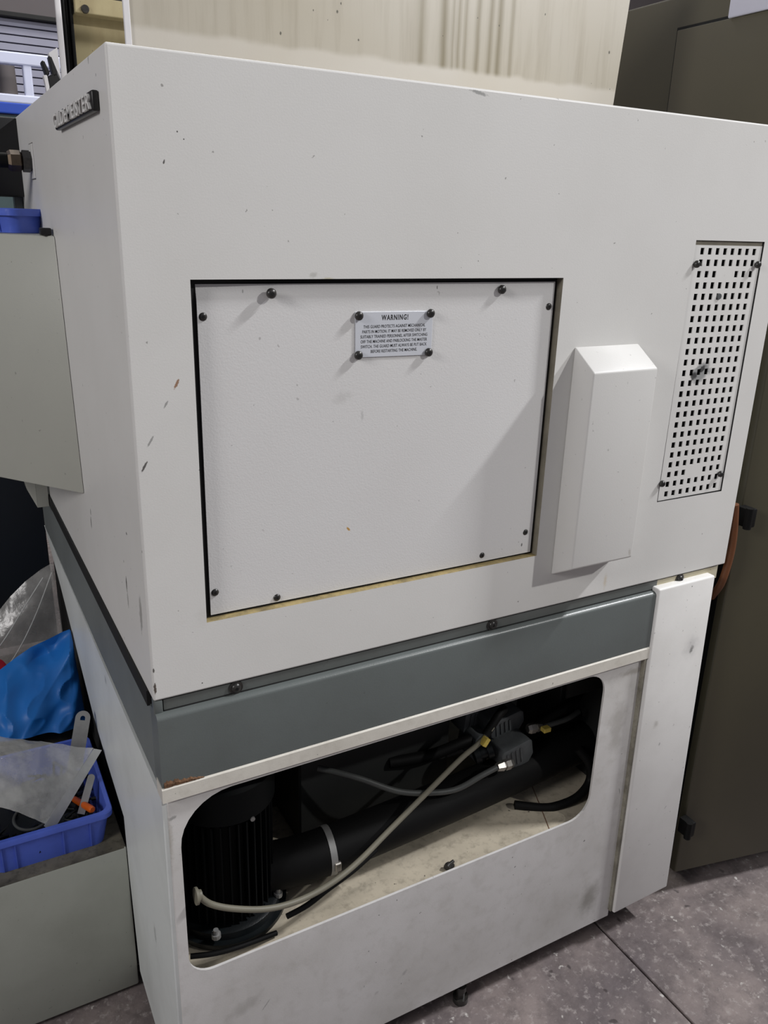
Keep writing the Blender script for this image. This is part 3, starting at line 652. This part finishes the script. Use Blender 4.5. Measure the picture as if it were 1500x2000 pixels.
# ------------------------------------------------------------------ inside the motor compartment
def yv(px, py, Y): return onY(px, py, Y)
mc = Vector((.128, .128, .366))
s = B(); lathe_(s, mc, mc + Vector((0, 0, .03)), [(0, .102), (.25, .106), (.5, .106), (.52, .096), (.9, .094), (1, .088)], 48)
mo = sub(s, 'motor', 'motor', L, smooth=True)
s = B(); lathe_(s, mc + Vector((0, 0, .03)), mc + Vector((0, 0, .27)), [(0, .070), (1, .070)], 32); sub(s, 'housing', 'motorbody', mo, smooth=True)
fin = None
for k in range(36):
    a_ = 6.28318 * k / 36
    if fin is None:
        s = B(); box(s, mc.x + .068, mc.x + .084, mc.y - .0012, mc.y + .0012, mc.z + .035, mc.z + .235); fin = sub(s, 'fin', 'motorbody', mo, at=mc)
    else:
        f_ = copy_child(fin, mo, mc); f_.rotation_euler.z = a_
s = B(); lathe_(s, mc + Vector((0, 0, .24)), mc + Vector((0, 0, .318)), [(0, .084), (.02, .089), (.75, .089), (1, .07)], 40); fc = sub(s, 'fan_cover', 'motorbody', mo, smooth=True)
q = onY(492, 1597, .045); s = B(); lathe_(s, (q.x, .045, q.z), (q.x, .040, q.z), [(0, .0045), (1, .004)], 10); sub(s, 'screw', 'dulls', fc)
for (px, py) in ((422, 1823), (543, 1742)):
    q = onZ(px, py, .40); s = B(); lathe_(s, (q.x, q.y, .392), (q.x, q.y, .408), [(0, .008), (.5, .008), (.5, .005), (1, .0045)], 10); sub(s, 'flange_bolt', 'dulls', mo)
# thick suction pipe with its clamp
pa, pb = onY(572, 1690, .10), onY(1180, 1440, .13)
pc = onY(640, 1660, .10)
s = B(); tube(s, [Vector((pc.x - .115, .115, pc.z - .004)), Vector((pc.x, .10, pc.z)), Vector(((pc.x + pb.x) / 2, .115, (pc.z + pb.z) / 2 + .004)), Vector((pb.x, .14, pb.z + .01))], .043, 28, 10); pi_ = sub(s, 'suction_pipe', 'rubber', L, smooth=True)
s = B(); lathe_(s, (pc.x - .006, .1007, pc.z), (pc.x + .006, .0993, pc.z + .0002), [(0, .0445), (1, .0445)], 28); ck = sub(s, 'hose_clamp', 'dulls', pi_, smooth=True)
s = B(); box(s, pc.x - .006, pc.x + .006, .052, .064, pc.z - .012, pc.z + .008, .002, 1); sub(s, 'clamp_screw', 'steel', ck)
# plate on the compartment's back wall, floor seam
s = B(); a, b_ = onY(905, 1400, .30), onY(1118, 1500, .30); box(s, .66, .90, .30, .329, .372, .68, .002, 1); bp = sub(s, 'back_plate', 'cavpanel', L)
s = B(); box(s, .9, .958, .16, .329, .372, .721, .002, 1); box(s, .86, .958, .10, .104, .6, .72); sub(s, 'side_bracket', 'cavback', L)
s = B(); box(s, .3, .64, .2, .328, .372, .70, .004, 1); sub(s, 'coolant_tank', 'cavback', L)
s = B(); a, b_ = onZ(1037, 1530, .3665), onZ(1074, 1622, .3665)
dd = (b_ - a).normalized(); nn_ = Vector((-dd.y, dd.x, 0)) * .0006; prism(s, [a + nn_, a - nn_, b_ - nn_, b_ + nn_], (0, 0, .0003)); sub(s, 'floor_seam', 'rust', L)
# two cast valve housings
def cast(cx, cy, Y, w_, h_, d_, tilt, name):
    q = onY(cx, cy, Y); s = B(); prism(s, [(-w_ / 2, 0, -h_ / 2 + .012), (-w_ / 2 + .012, 0, -h_ / 2), (w_ / 2 - .014, 0, -h_ / 2), (w_ / 2, 0, -h_ / 2 + .016), (w_ / 2, 0, h_ / 2 - .006), (w_ / 2 - .008, 0, h_ / 2), (-w_ / 2 + .008, 0, h_ / 2), (-w_ / 2, 0, h_ / 2 - .008)], (0, d_, 0), .003, 2)
    for k in range(4): box(s, -w_ / 2 + .012 + k * .011, -w_ / 2 + .015 + k * .011, -.0025, .01, -h_ / 2 + .012, h_ / 2 - .008)
    bmesh.ops.rotate(s, verts=s.verts, matrix=Matrix.Rotation(tilt, 3, 'Y')); bmesh.ops.translate(s, verts=s.verts, vec=q)
    return sub(s, name, 'cast', L, smooth=True), q
v1, q1 = cast(992, 1418, .14, .085, .046, .06, -.16, 'valve_housing')
v2, q2 = cast(1012, 1478, .095, .078, .055, .06, -.2, 'valve_housing')
v3, q3 = cast(930, 1412, .19, .06, .06, .05, .1, 'valve_body')
v4, q4 = cast(945, 1462, .15, .05, .065, .06, .1, 'valve_body')
s = B(); lathe_(s, onY(925, 1475, .13), onY(960, 1462, .12), [(0, .020), (.3, .020), (.3, .014), (.7, .014), (.7, .018), (1, .018)], 14); sub(s, 'valve_coil', 'motor', v4, smooth=True)
def fit(a, b_, r_, par, name='fitting'):
    s = B(); lathe_(s, a, b_, [(0, r_ * .8), (.2, r_), (.5, r_), (.5, r_ * .8), (.62, r_ * .8), (.62, r_ * .95), (1, r_ * .7)], 6); return sub(s, name, 'steel', par)
fit(onY(1030, 1424, .12), onY(1058, 1419, .115), .011, v1); fit(onY(1000, 1490, .075), onY(970, 1499, .07), .011, v2)
def cable(pts, rad, name, mat, par=L, **k):
    s = B(); tube(s, [onY(x, y, Y) for x, y, Y in pts], rad, 12, 8); return sub(s, name, mat, par, smooth=True)
gcb = cable([(388, 1749, .008), (410, 1765, .004), (450, 1774, .0), (510, 1776, -.002), (560, 1767, .0), (610, 1747, .006), (660, 1716, .015), (705, 1678, .03), (760, 1622, .05), (830, 1552, .07), (900, 1482, .08), (935, 1452, .08), (962, 1420, .08), (985, 1384, .10)], .0052, 'grey_cable', 'cable')
s = B(); q = onY(386, 1749, .004); lathe_(s, q + Vector((-.004, .0, 0)), q + Vector((.006, 0, -.001)), [(0, .0135), (.4, .0135), (.6, .009), (1, .008)], 20); sub(s, 'grommet', 'cable', gcb, smooth=True)
cable([(970, 1499, .07), (940, 1515, .07), (895, 1540, .075), (850, 1548, .08), (780, 1546, .09), (700, 1520, .12), (620, 1500, .16)], .0058, 'dark_cable', 'darkcable')
cable([(1058, 1420, .115), (1085, 1412, .11), (1110, 1403, .11), (1130, 1390, .12)], .0055, 'dark_cable', 'darkcable')
cable([(1055, 1410, .16), (1080, 1395, .15), (1110, 1378, .14), (1132, 1350, .16), (1128, 1330, .2)], .0115, 'black_hose', 'rubber')
cable([(1062, 1425, .17), (1090, 1410, .16), (1120, 1400, .15), (1140, 1385, .17)], .010, 'black_hose', 'rubber')
cable([(1128, 1462, .09), (1150, 1490, .07), (1152, 1525, .06), (1130, 1555, .05), (1095, 1572, .055), (1060, 1578, .07), (1005, 1572, .10)], .0095, 'black_hose', 'rubber')
cable([(985, 1384, .10), (975, 1395, .09), (965, 1410, .085), (948, 1436, .08)], .0085, 'cable_sleeve', 'rubber')
cable([(560, 1790, .02), (600, 1768, .022), (640, 1737, .03), (690, 1700, .04), (735, 1660, .05)], .005, 'dark_cable', 'rubber')
cable([(372, 1868, .02), (420, 1862, .012), (470, 1848, .01), (540, 1822, .02)], .0045, 'dark_cable', 'rubber')
cable([(760, 1490, .2), (840, 1475, .18), (900, 1452, .17), (930, 1440, .17)], .012, 'black_hose', 'rubber')
for (px, py, Y, an) in ((947, 1448, .072, .95), (1066, 1424, .10, -.05)):
    q = onY(px, py, Y); s = B(); box(s, -.009, .009, -.007, .007, -.005, .005, .001, 1); bmesh.ops.rotate(s, verts=s.verts, matrix=Matrix.Rotation(-an, 3, 'Y')); bmesh.ops.translate(s, verts=s.verts, vec=q); sub(s, 'cable_tag', 'tag', gcb if an > 0 else v1)
# loose socket bolt on the compartment floor
q = onZ(882, 1696, .366)
lb_ = empty('loose_bolt', (q.x, q.y + .004, .3662), 'small black socket bolt lying on the compartment floor near its front edge', 'bolt')
s = B(); o0 = Vector((q.x, q.y + .004, .3662)); lathe_(s, o0 + Vector((-.006, 0, .0062)), o0 + Vector((-.012, -.004, .0062)), [(0, .0062), (1, .0060)], 16); sub(s, 'head', 'screw', lb_, smooth=True)
s = B(); lathe_(s, o0 + Vector((-.006, 0, .0062)), o0 + Vector((.010, .006, .0045)), [(0, .0035), (1, .0033)], 12); sub(s, 'shank', 'screw', lb_, smooth=True)
s = B(); lathe_(s, o0 + Vector((.0, .002, .0012)), o0 + Vector((.0, .002, .0028)), [(0, .009), (1, .009)], 18); sub(s, 'washer', 'screw', lb_, smooth=True)

# ------------------------------------------------------------------ olive cabinet on the right
TOPZ = onX(1228, 18, 1.5).z
K = empty('electrical_cabinet', (1.21, .03, 0), 'tall olive grey steel cabinet with black hinges right of the white machine', 'cabinet')
s = B(); box(s, 1.503, 2.3, .16, 1.4, .06, TOPZ, .006, 2); cb = sub(s, 'cabinet_body', 'oliveside', K, smooth=True)
dr = Vector((1, -.21, 0)).normalized(); pr = Vector((-dr.y, dr.x, 0))
p0 = Vector((1.207, .026, .06)); 
s = B(); prism(s, [p0, p0 + dr * .82, p0 + dr * .82 + Vector((0, .02, 0)), p0 + Vector((0, .02, 0))], (0, 0, 1.6), .003, 2); dd_ = sub(s, 'cabinet_door', 'olive', K, smooth=True)
for (px, py) in ((1450, 1008), (1335, 1613)):
    q = onY(px, py, .015)
    s = B(); box(s, q.x - .006, q.x + .016, -.006, .026, q.z - .02, q.z + .02, .003, 2); lathe_(s, (q.x - .002, -.001, q.z - .022), (q.x - .002, -.001, q.z + .022), [(0, .008), (1, .008)], 14); sub(s, 'hinge', 'rubber', K, smooth=True)
s = B(); box(s, 1.27, 2.25, .1, 1.3, 0, .06); box(s, 1.27, 2.2, .06, .16, .06, 1.6); sub(s, 'plinth_and_fill', 'dark', K)  # plinth, plus a tall dark box closing the gap behind the door
# side door outline: recessed seam with a raised leaf
a, c_ = onX(1325, 60, 1.5), onX(1305, 218, 1.5)
s = B(); yl = (a.y + c_.y) / 2; box(s, 1.496, 1.5035, .17, yl, .2, a.z, .002, 2); sub(s, 'side_leaf', 'oliveside', K, smooth=True)
s = B(); box(s, 1.5015, 1.5035, .165, yl + .006, .19, a.z + .007); sub(s, 'leaf_seam', 'dark', K)
a, b_ = onX(1424, 36, 1.495), onX(1560, -60, 1.495)
s = B(); box(s, 1.489, 1.4958, b_.y - .1, a.y, a.z - .001, TOPZ + .02, .006, 3); sub(s, 'pale_plate', 'pale', K, smooth=True)
# rusty pipe in the gap
s = B(); tube(s, [onY(1436, 985, .005), onY(1434, 1030, .005), onY(1430, 1065, .005), onY(1422, 1100, .005), onY(1408, 1140, .01), onY(1390, 1165, .05)], .0075, 12, 6)
sub(s, 'drain_pipe', 'rust', L, smooth=True)

# ------------------------------------------------------------------ things on the left
def bin_(name, x0, x1, y0, y1, z0, h, yaw, label, group=None, taper=.012, th=.003):
    """open storage tray with a rolled rim and ribs; x0..x1, y0..y1 is the rim"""
    cx, cy = (x0 + x1) / 2, (y0 + y1) / 2; t = empty(name, (cx, cy, z0), label, 'tray'); W_, D_ = (x1 - x0) / 2, (y1 - y0) / 2
    s = B()
    def ring(wx, wy_, z, r_=.018):
        pts = roundrect([(-wx, -wy_), (wx, -wy_), (wx, wy_), (-wx, wy_)], [r_] * 4, 5); return [s.verts.new((cx + p[0], cy + p[1], z)) for p in pts]
    def sk(a, b_):
        n = len(a)
        for i in range(n): s.faces.new((a[i], a[(i + 1) % n], b_[(i + 1) % n], b_[i]))
    r0 = ring(W_ - taper - .006, D_ - taper - .006, z0); r1 = ring(W_ - .006, D_ - .006, z0 + h - .012); r1b = ring(W_, D_, z0 + h - .012); r2 = ring(W_, D_, z0 + h - .002); r2b = ring(W_ - .0015, D_ - .0015, z0 + h)
    r3 = ring(W_ - .006 - th, D_ - .006 - th, z0 + h); r4 = ring(W_ - taper - .006 - th, D_ - taper - .006 - th, z0 + th)
    s.faces.new(r0[::-1]); sk(r0, r1); sk(r1, r1b); sk(r1b, r2); sk(r2, r2b); sk(r2b, r3); sk(r3, r4); s.faces.new(r4)
    R_ = Matrix.Rotation(yaw, 4, 'Z'); c0 = Vector((cx, cy, 0))
    for v_ in s.verts: v_.co = R_ @ (v_.co - c0) + c0
    sub(s, 'tray_body', 'bluebin', t, smooth=True)
    for k in (-.72, -.52, .2, .62):
        rb = B(); box(rb, cx + W_ * k - .0012, cx + W_ * k + .0012, cy - D_ - .0005 + .004, cy - D_ + .012, z0 + .002, z0 + h - .012)
        for v_ in rb.verts:
            if v_.co.z < z0 + .01: v_.co.y += taper
            v_.co = R_ @ (v_.co - c0) + c0
        sub(rb, 'rib', 'bluebin', t)
    return t
rimFR, rimFL, rimBR = onZ(223, 1583, .446), onZ(0, 1645, .446), onZ(180, 1437, .446)
yw = math.atan2(rimFR.y - rimFL.y, rimFR.x - rimFL.x)
bin_('parts_tray', -.245, rimFR.x, rimFR.y, rimBR.y + .01, .366, .080, -.012, 'blue plastic tray full of tools and bagged parts on the low box')
# contents
s = B(); 
box(s, -.215, -.042, rimFR.y + .032, rimBR.y - .03, .3705, .392, .006, 2)
for k in range(70):
    x = random.uniform(-.225, -.035); y = random.uniform(rimFR.y + .03, rimBR.y - .02); a_ = random.uniform(0, 3.14); l_ = random.uniform(.01, .03)
    d3 = Vector((math.cos(a_), math.sin(a_), random.uniform(-.2, .2))) * l_; z = random.uniform(.392, .404); lathe_(s, Vector((x, y, z)) - d3, Vector((x, y, z)) + d3, [(0, .004), (.3, .004), (.3, .0025), (1, .0025)], 6)
o = out(s, 'tray_scraps', 'motor', origin=(-.13, .5, .3705)); tag(o, 'heap of dark oily bits on the bottom of the lower blue tray', 'scraps', kind='stuff')
# flat steel bar with a hole
def flatbar(name, top, bot, w_, th, mat, label, hole=True, cat='bar'):
    top, bot = Vector(top), Vector(bot); ax = (top - bot).normalized(); toc = (CAM - top).normalized(); sd = ax.cross(toc).normalized(); nr = sd.cross(ax).normalized(); Ln = (top - bot).length
    out_ = []; 
    for k in range(13): a_ = math.pi * k / 12; out_.append((math.cos(a_) * w_ / 2, Ln - w_ / 2 + math.sin(a_) * w_ / 2))
    out_ += [(-w_ / 2, 0), (w_ / 2, 0)]
    s = B()
    if hole:
        hc = (0, Ln - w_ / 2); n = len(out_); hv = []
        inner = [(hc[0] + math.cos(math.pi * k / 12) * w_ * .16, hc[1] + math.sin(math.pi * k / 12) * w_ * .16) for k in range(13)]
        inner += [(-w_ * .16, hc[1] - w_ * .16), (w_ * .16, hc[1] - w_ * .16)]
    else: inner = None
    f3 = lambda p, d: bot + sd * p[0] + ax * p[1] + nr * d
    if inner:
        A = [s.verts.new(f3(p, 0)) for p in out_]; I = [s.verts.new(f3(p, 0)) for p in inner]; n = len(A)
        for i in range(n): s.faces.new((A[i], A[(i + 1) % n], I[(i + 1) % n], I[i]))
        ge = bmesh.ops.extrude_face_region(s, geom=s.faces[:]); bmesh.ops.translate(s, verts=[v for v in ge['geom'] if isinstance(v, bmesh.types.BMVert)], vec=nr * th)
    else: prism(s, [f3(p, 0) for p in out_], nr * th)
    o = out(s, name, mat, origin=bot); tag(o, label, cat); return o
flatbar('steel_bar', onY(164, 1388, .60), onY(146, 1500, .56), .030, .003, 'dulls', 'flat steel bar with a round hole standing up out of the lower blue tray')
flatbar('steel_strip', onY(180, 1512, .47), onY(158, 1590, .43), .014, .003, 'dulls', 'short worn steel strip leaning beside the orange handle in the tray', False, 'strip')
s = B(); qa = onY(181, 1582, .40); qb = qa + Vector((-.025, .09, -.028)); lathe_(s, qa, qb, [(0, .0045), (.03, .0065), (.1, .007), (.9, .006), (1, .003)], 14); o = out(s, 'screwdriver_handle', 'orange', origin=qa, smooth=True); o.name = 'tool_handle'; tag(o, 'orange round tool handle in the right corner of the lower tray', 'tool')
s = B(); qa = onZ(62, 1595, .425); tube(s, [qa + Vector((math.cos(t) * .032, math.sin(t) * .03, .0 + .006 * math.sin(t))) for t in [i * 6.28318 / 16 for i in range(17)]], .0028, 8, 3); o = out(s, 'wire_ring', 'darkcable', origin=qa, smooth=True); tag(o, 'grey wire ring under the zip bag in the lower tray', 'ring')
# crumpled sheets
def patch(name, P4, mat, amp, nu, nv, seed, label, cat, freq=30, th=.0006, parent=None, bulge=0):
    s = B(); a, b_, c_, d_ = [Vector(p) for p in P4]; nr = (b_ - a).cross(d_ - a).normalized()
    if nr.dot(CAM - a) < 0: nr = -nr
    g = []
    for j in range(nv + 1):
        row = []
        for i in range(nu + 1):
            u_, v_ = i / nu, j / nv; p = (a * (1 - u_) + b_ * u_) * (1 - v_) + (d_ * (1 - u_) + c_ * u_) * v_
            n1 = noise.ridged_multi_fractal(p * freq + Vector((seed, 0, 0)), 1, 2, 3, 1, 2) - .8; n2 = noise.noise(p * freq * .5 + Vector((0, seed, 0)))
            row.append(s.verts.new(p + nr * (amp * (n1 * .35 + n2 * .8) + bulge * math.sin(u_ * math.pi) * math.sin(v_ * math.pi))))
        g.append(row)
    for j in range(nv):
        for i in range(nu): s.faces.new((g[j][i], g[j][i + 1], g[j + 1][i + 1], g[j + 1][i]))
    ge = bmesh.ops.extrude_face_region(s, geom=s.faces[:]); bmesh.ops.translate(s, verts=[v for v in ge['geom'] if isinstance(v, bmesh.types.BMVert)], vec=-nr * th)
    if parent: return sub(s, name, mat, parent, smooth=True)
    o = out(s, name, mat, origin=(a + c_) / 2, smooth=True); tag(o, label, cat); return o
zb = empty('zip_bag', onZ(90, 1530, .45), 'clear plastic zip bag lying across the lower blue tray', 'bag')
c4 = [onY(-60, 1440, .56), onY(182, 1463, .52), onY(88, 1612, .385), onY(-70, 1550, .40)]
patch('bag_film', c4, 'film2', .012, 50, 40, 3, '', '', 14, .0006, zb, .02)
patch('zip_strip', [onY(183, 1462, .519), onY(199, 1465, .519), onY(103, 1625, .385), onY(86, 1613, .385)], 'filmedge', .001, 6, 40, 5, '', '', 20, .0012, zb)
# upper tray on the door box, with its small black knob
ub = onX(80, 457, -.014)
Tt = Vector((ub.x, ub.y, 1.4885))
t2 = bin_('parts_tray', -.082 - .11, -.082 + .11, .708 - .042, .708 + .042, 1.4885, .040, -.925, 'blue plastic tray on top of the door box, below the black box', taper=.003)
t2.name = 'shallow_tray'; t2.rotation_euler.z = 0
q = onX(88, 454, -.008); s = B(); box(s, -.020, -.003, .50, .522, 1.488, 1.4995, .002, 2); o = out(s, 'rubber_block', 'black', origin=(-.013, .51, 1.488), smooth=True); tag(o, 'tiny black rubber block on the door box beside the upper tray', 'block')
# black forked clip above the cover
q = onY(103, 172, 1.6)
h_ = empty('forked_holder', (q.x, 1.6, q.z - .05), 'black forked plastic holder standing behind the top edge of the cover', 'holder')
s = B(); prism(s, [onY(92, 150, 1.6), onY(112, 138, 1.6), onY(120, 155, 1.6), onY(112, 210, 1.6), onY(100, 205, 1.6)], (0, .04, 0), .004, 2); sub(s, 'holder_body', 'black', h_)
for pts in ([(80, 119), (86, 117), (98, 142), (92, 152)], [(94, 108), (100, 109), (116, 148), (104, 152)]):
    s = B(); prism(s, [onY(*p, 1.6) for p in pts], (0, .03, 0), .003, 1); sub(s, 'prong', 'black', h_)
s = B(); prism(s, [onY(84, 147, 1.59), onY(92, 146, 1.59), onY(97, 170, 1.59), onY(94, 200, 1.59), onY(89, 165, 1.59)], (0, .02, 0), .002, 1); sub(s, 'backing_plate', 'post', h_)
s = B(); prism(s, [onY(94, 104, 1.7), onY(112, 92, 1.7), onY(120, 160, 1.7), onY(104, 150, 1.7)], (0, .02, 0), .002, 1); sub(s, 'mount_plate', 'post', h_)
s = B(); box(s, q.x - .01, q.x + .02, 1.6, 1.64, 0.0, q.z - .04); sub(s, 'mast', 'black', h_)
# draped heaps: outline points (photo) on two real depths, closed at the back
def heap(name, top, bot, yt, yb, mat, amp, seed, label, cat, bulge=.05, freq=16, nu=70, nv=50, back=.12, ridge=.5):
    s = B()
    def samp(pts, t):
        x = pts[0][0] + (pts[-1][0] - pts[0][0]) * t
        for i in range(len(pts) - 1):
            if pts[i][0] <= x <= pts[i + 1][0] + 1e-6: k = (x - pts[i][0]) / max(pts[i + 1][0] - pts[i][0], 1e-6); return x, pts[i][1] * (1 - k) + pts[i + 1][1] * k
        return pts[-1]
    g = []
    for j in range(nv + 1):
        row = []; v_ = j / nv
        for i in range(nu + 1):
            u_ = i / nu; A = onY(*samp(top, u_), yt); Bq = onY(*samp(bot, u_), yb); p = A * (1 - v_) + Bq * v_
            en = math.sin(min(1, v_ * 1.3) * math.pi * .5) * (1 - .75 * v_) * (4 * u_ * (1 - u_)) ** .35
            p.y -= bulge * en
            nr = Vector((-.25, -.95, .2)); al = -.7 * p.x - .7 * p.z; pe = .7 * p.x - .7 * p.z + .02 * noise.noise(p * 9)
            n1 = 1.3 * (.45 - abs(noise.noise(Vector((pe * freq + seed, al * freq * .25, seed)))) * 2.2) + .45 * (.4 - abs(noise.noise(Vector((al * freq * 1.3, pe * freq * 1.6, seed + 4)))) * 2)
            n2 = noise.noise(p * freq * .7 + Vector((seed, seed, 0)))
            p += nr * (amp * (ridge * n1 + n2 * .35) * min(1, v_ * 6) * min(1, (1 - u_) * 8))
            p.z = max(p.z, .368); p.x = min(p.x, -.003)
            row.append(s.verts.new(p))
        g.append(row)
    for j in range(nv):
        for i in range(nu): s.faces.new((g[j][i], g[j][i + 1], g[j + 1][i + 1], g[j + 1][i]))
    # back skin
    bk = [s.verts.new((v_.co.x, v_.co.y + back, max(.368, v_.co.z * .45 + .2))) for v_ in g[0]]; bl_ = [s.verts.new((v_.co.x, v_.co.y + back, .368)) for v_ in g[0]]
    for i in range(nu):
        s.faces.new((g[0][i + 1], g[0][i], bk[i], bk[i + 1])); s.faces.new((bk[i + 1], bk[i], bl_[i], bl_[i + 1]))
    o = out(s, name, mat, origin=(g[nv][nu // 2].co.x, (yt + yb) / 2, .368), smooth=True); tag(o, label, cat); return o
heap('clear_bag', [(-90, 1275), (-40, 1230), (0, 1190), (20, 1165), (50, 1135), (80, 1112), (101, 1100), (107, 1104), (118, 1120)], [(-90, 1400), (60, 1400), (150, 1380)], 1.06, .99, 'film', .016, 2, 'large crumpled clear plastic bag behind the blue bag', 'bag', .05, 6, ridge=.6, back=.03)
cbag = bpy.data.objects['clear_bag']
for ps in (((-30, 1300), (8, 1250), (45, 1190), (84, 1128)), ((-20, 1345), (30, 1280), (68, 1205), (101, 1118))):
    f_ = B(); tube(f_, [onY(x, y, .955 + .02 * k) for k, (x, y) in enumerate(ps)], .0014, 8, 8); sub(f_, 'fold', 'filmedge', cbag, smooth=True)
heap('blue_bag', [(-90, 1400), (-40, 1345), (0, 1308), (30, 1285), (60, 1264), (95, 1248), (122, 1234), (136, 1229), (143, 1240), (150, 1262), (162, 1290), (170, 1315), (174, 1332)], [(-90, 1460), (0, 1440), (90, 1425), (174, 1415)], .84, .72, 'bluebag', .028, 5, 'crumpled bright blue plastic bag behind the lower tray', 'bag', .04, 15, ridge=1., nu=110, nv=90, back=.03)
heap('red_cloth', [(-60, 1280), (-10, 1283), (6, 1290), (19, 1306), (26, 1330)], [(-60, 1360), (26, 1352)], .905, .90, 'redcloth', .006, 9, 'small red cloth peeking over the blue bag at the left edge', 'cloth', .01, 22, 24, 20, .02)
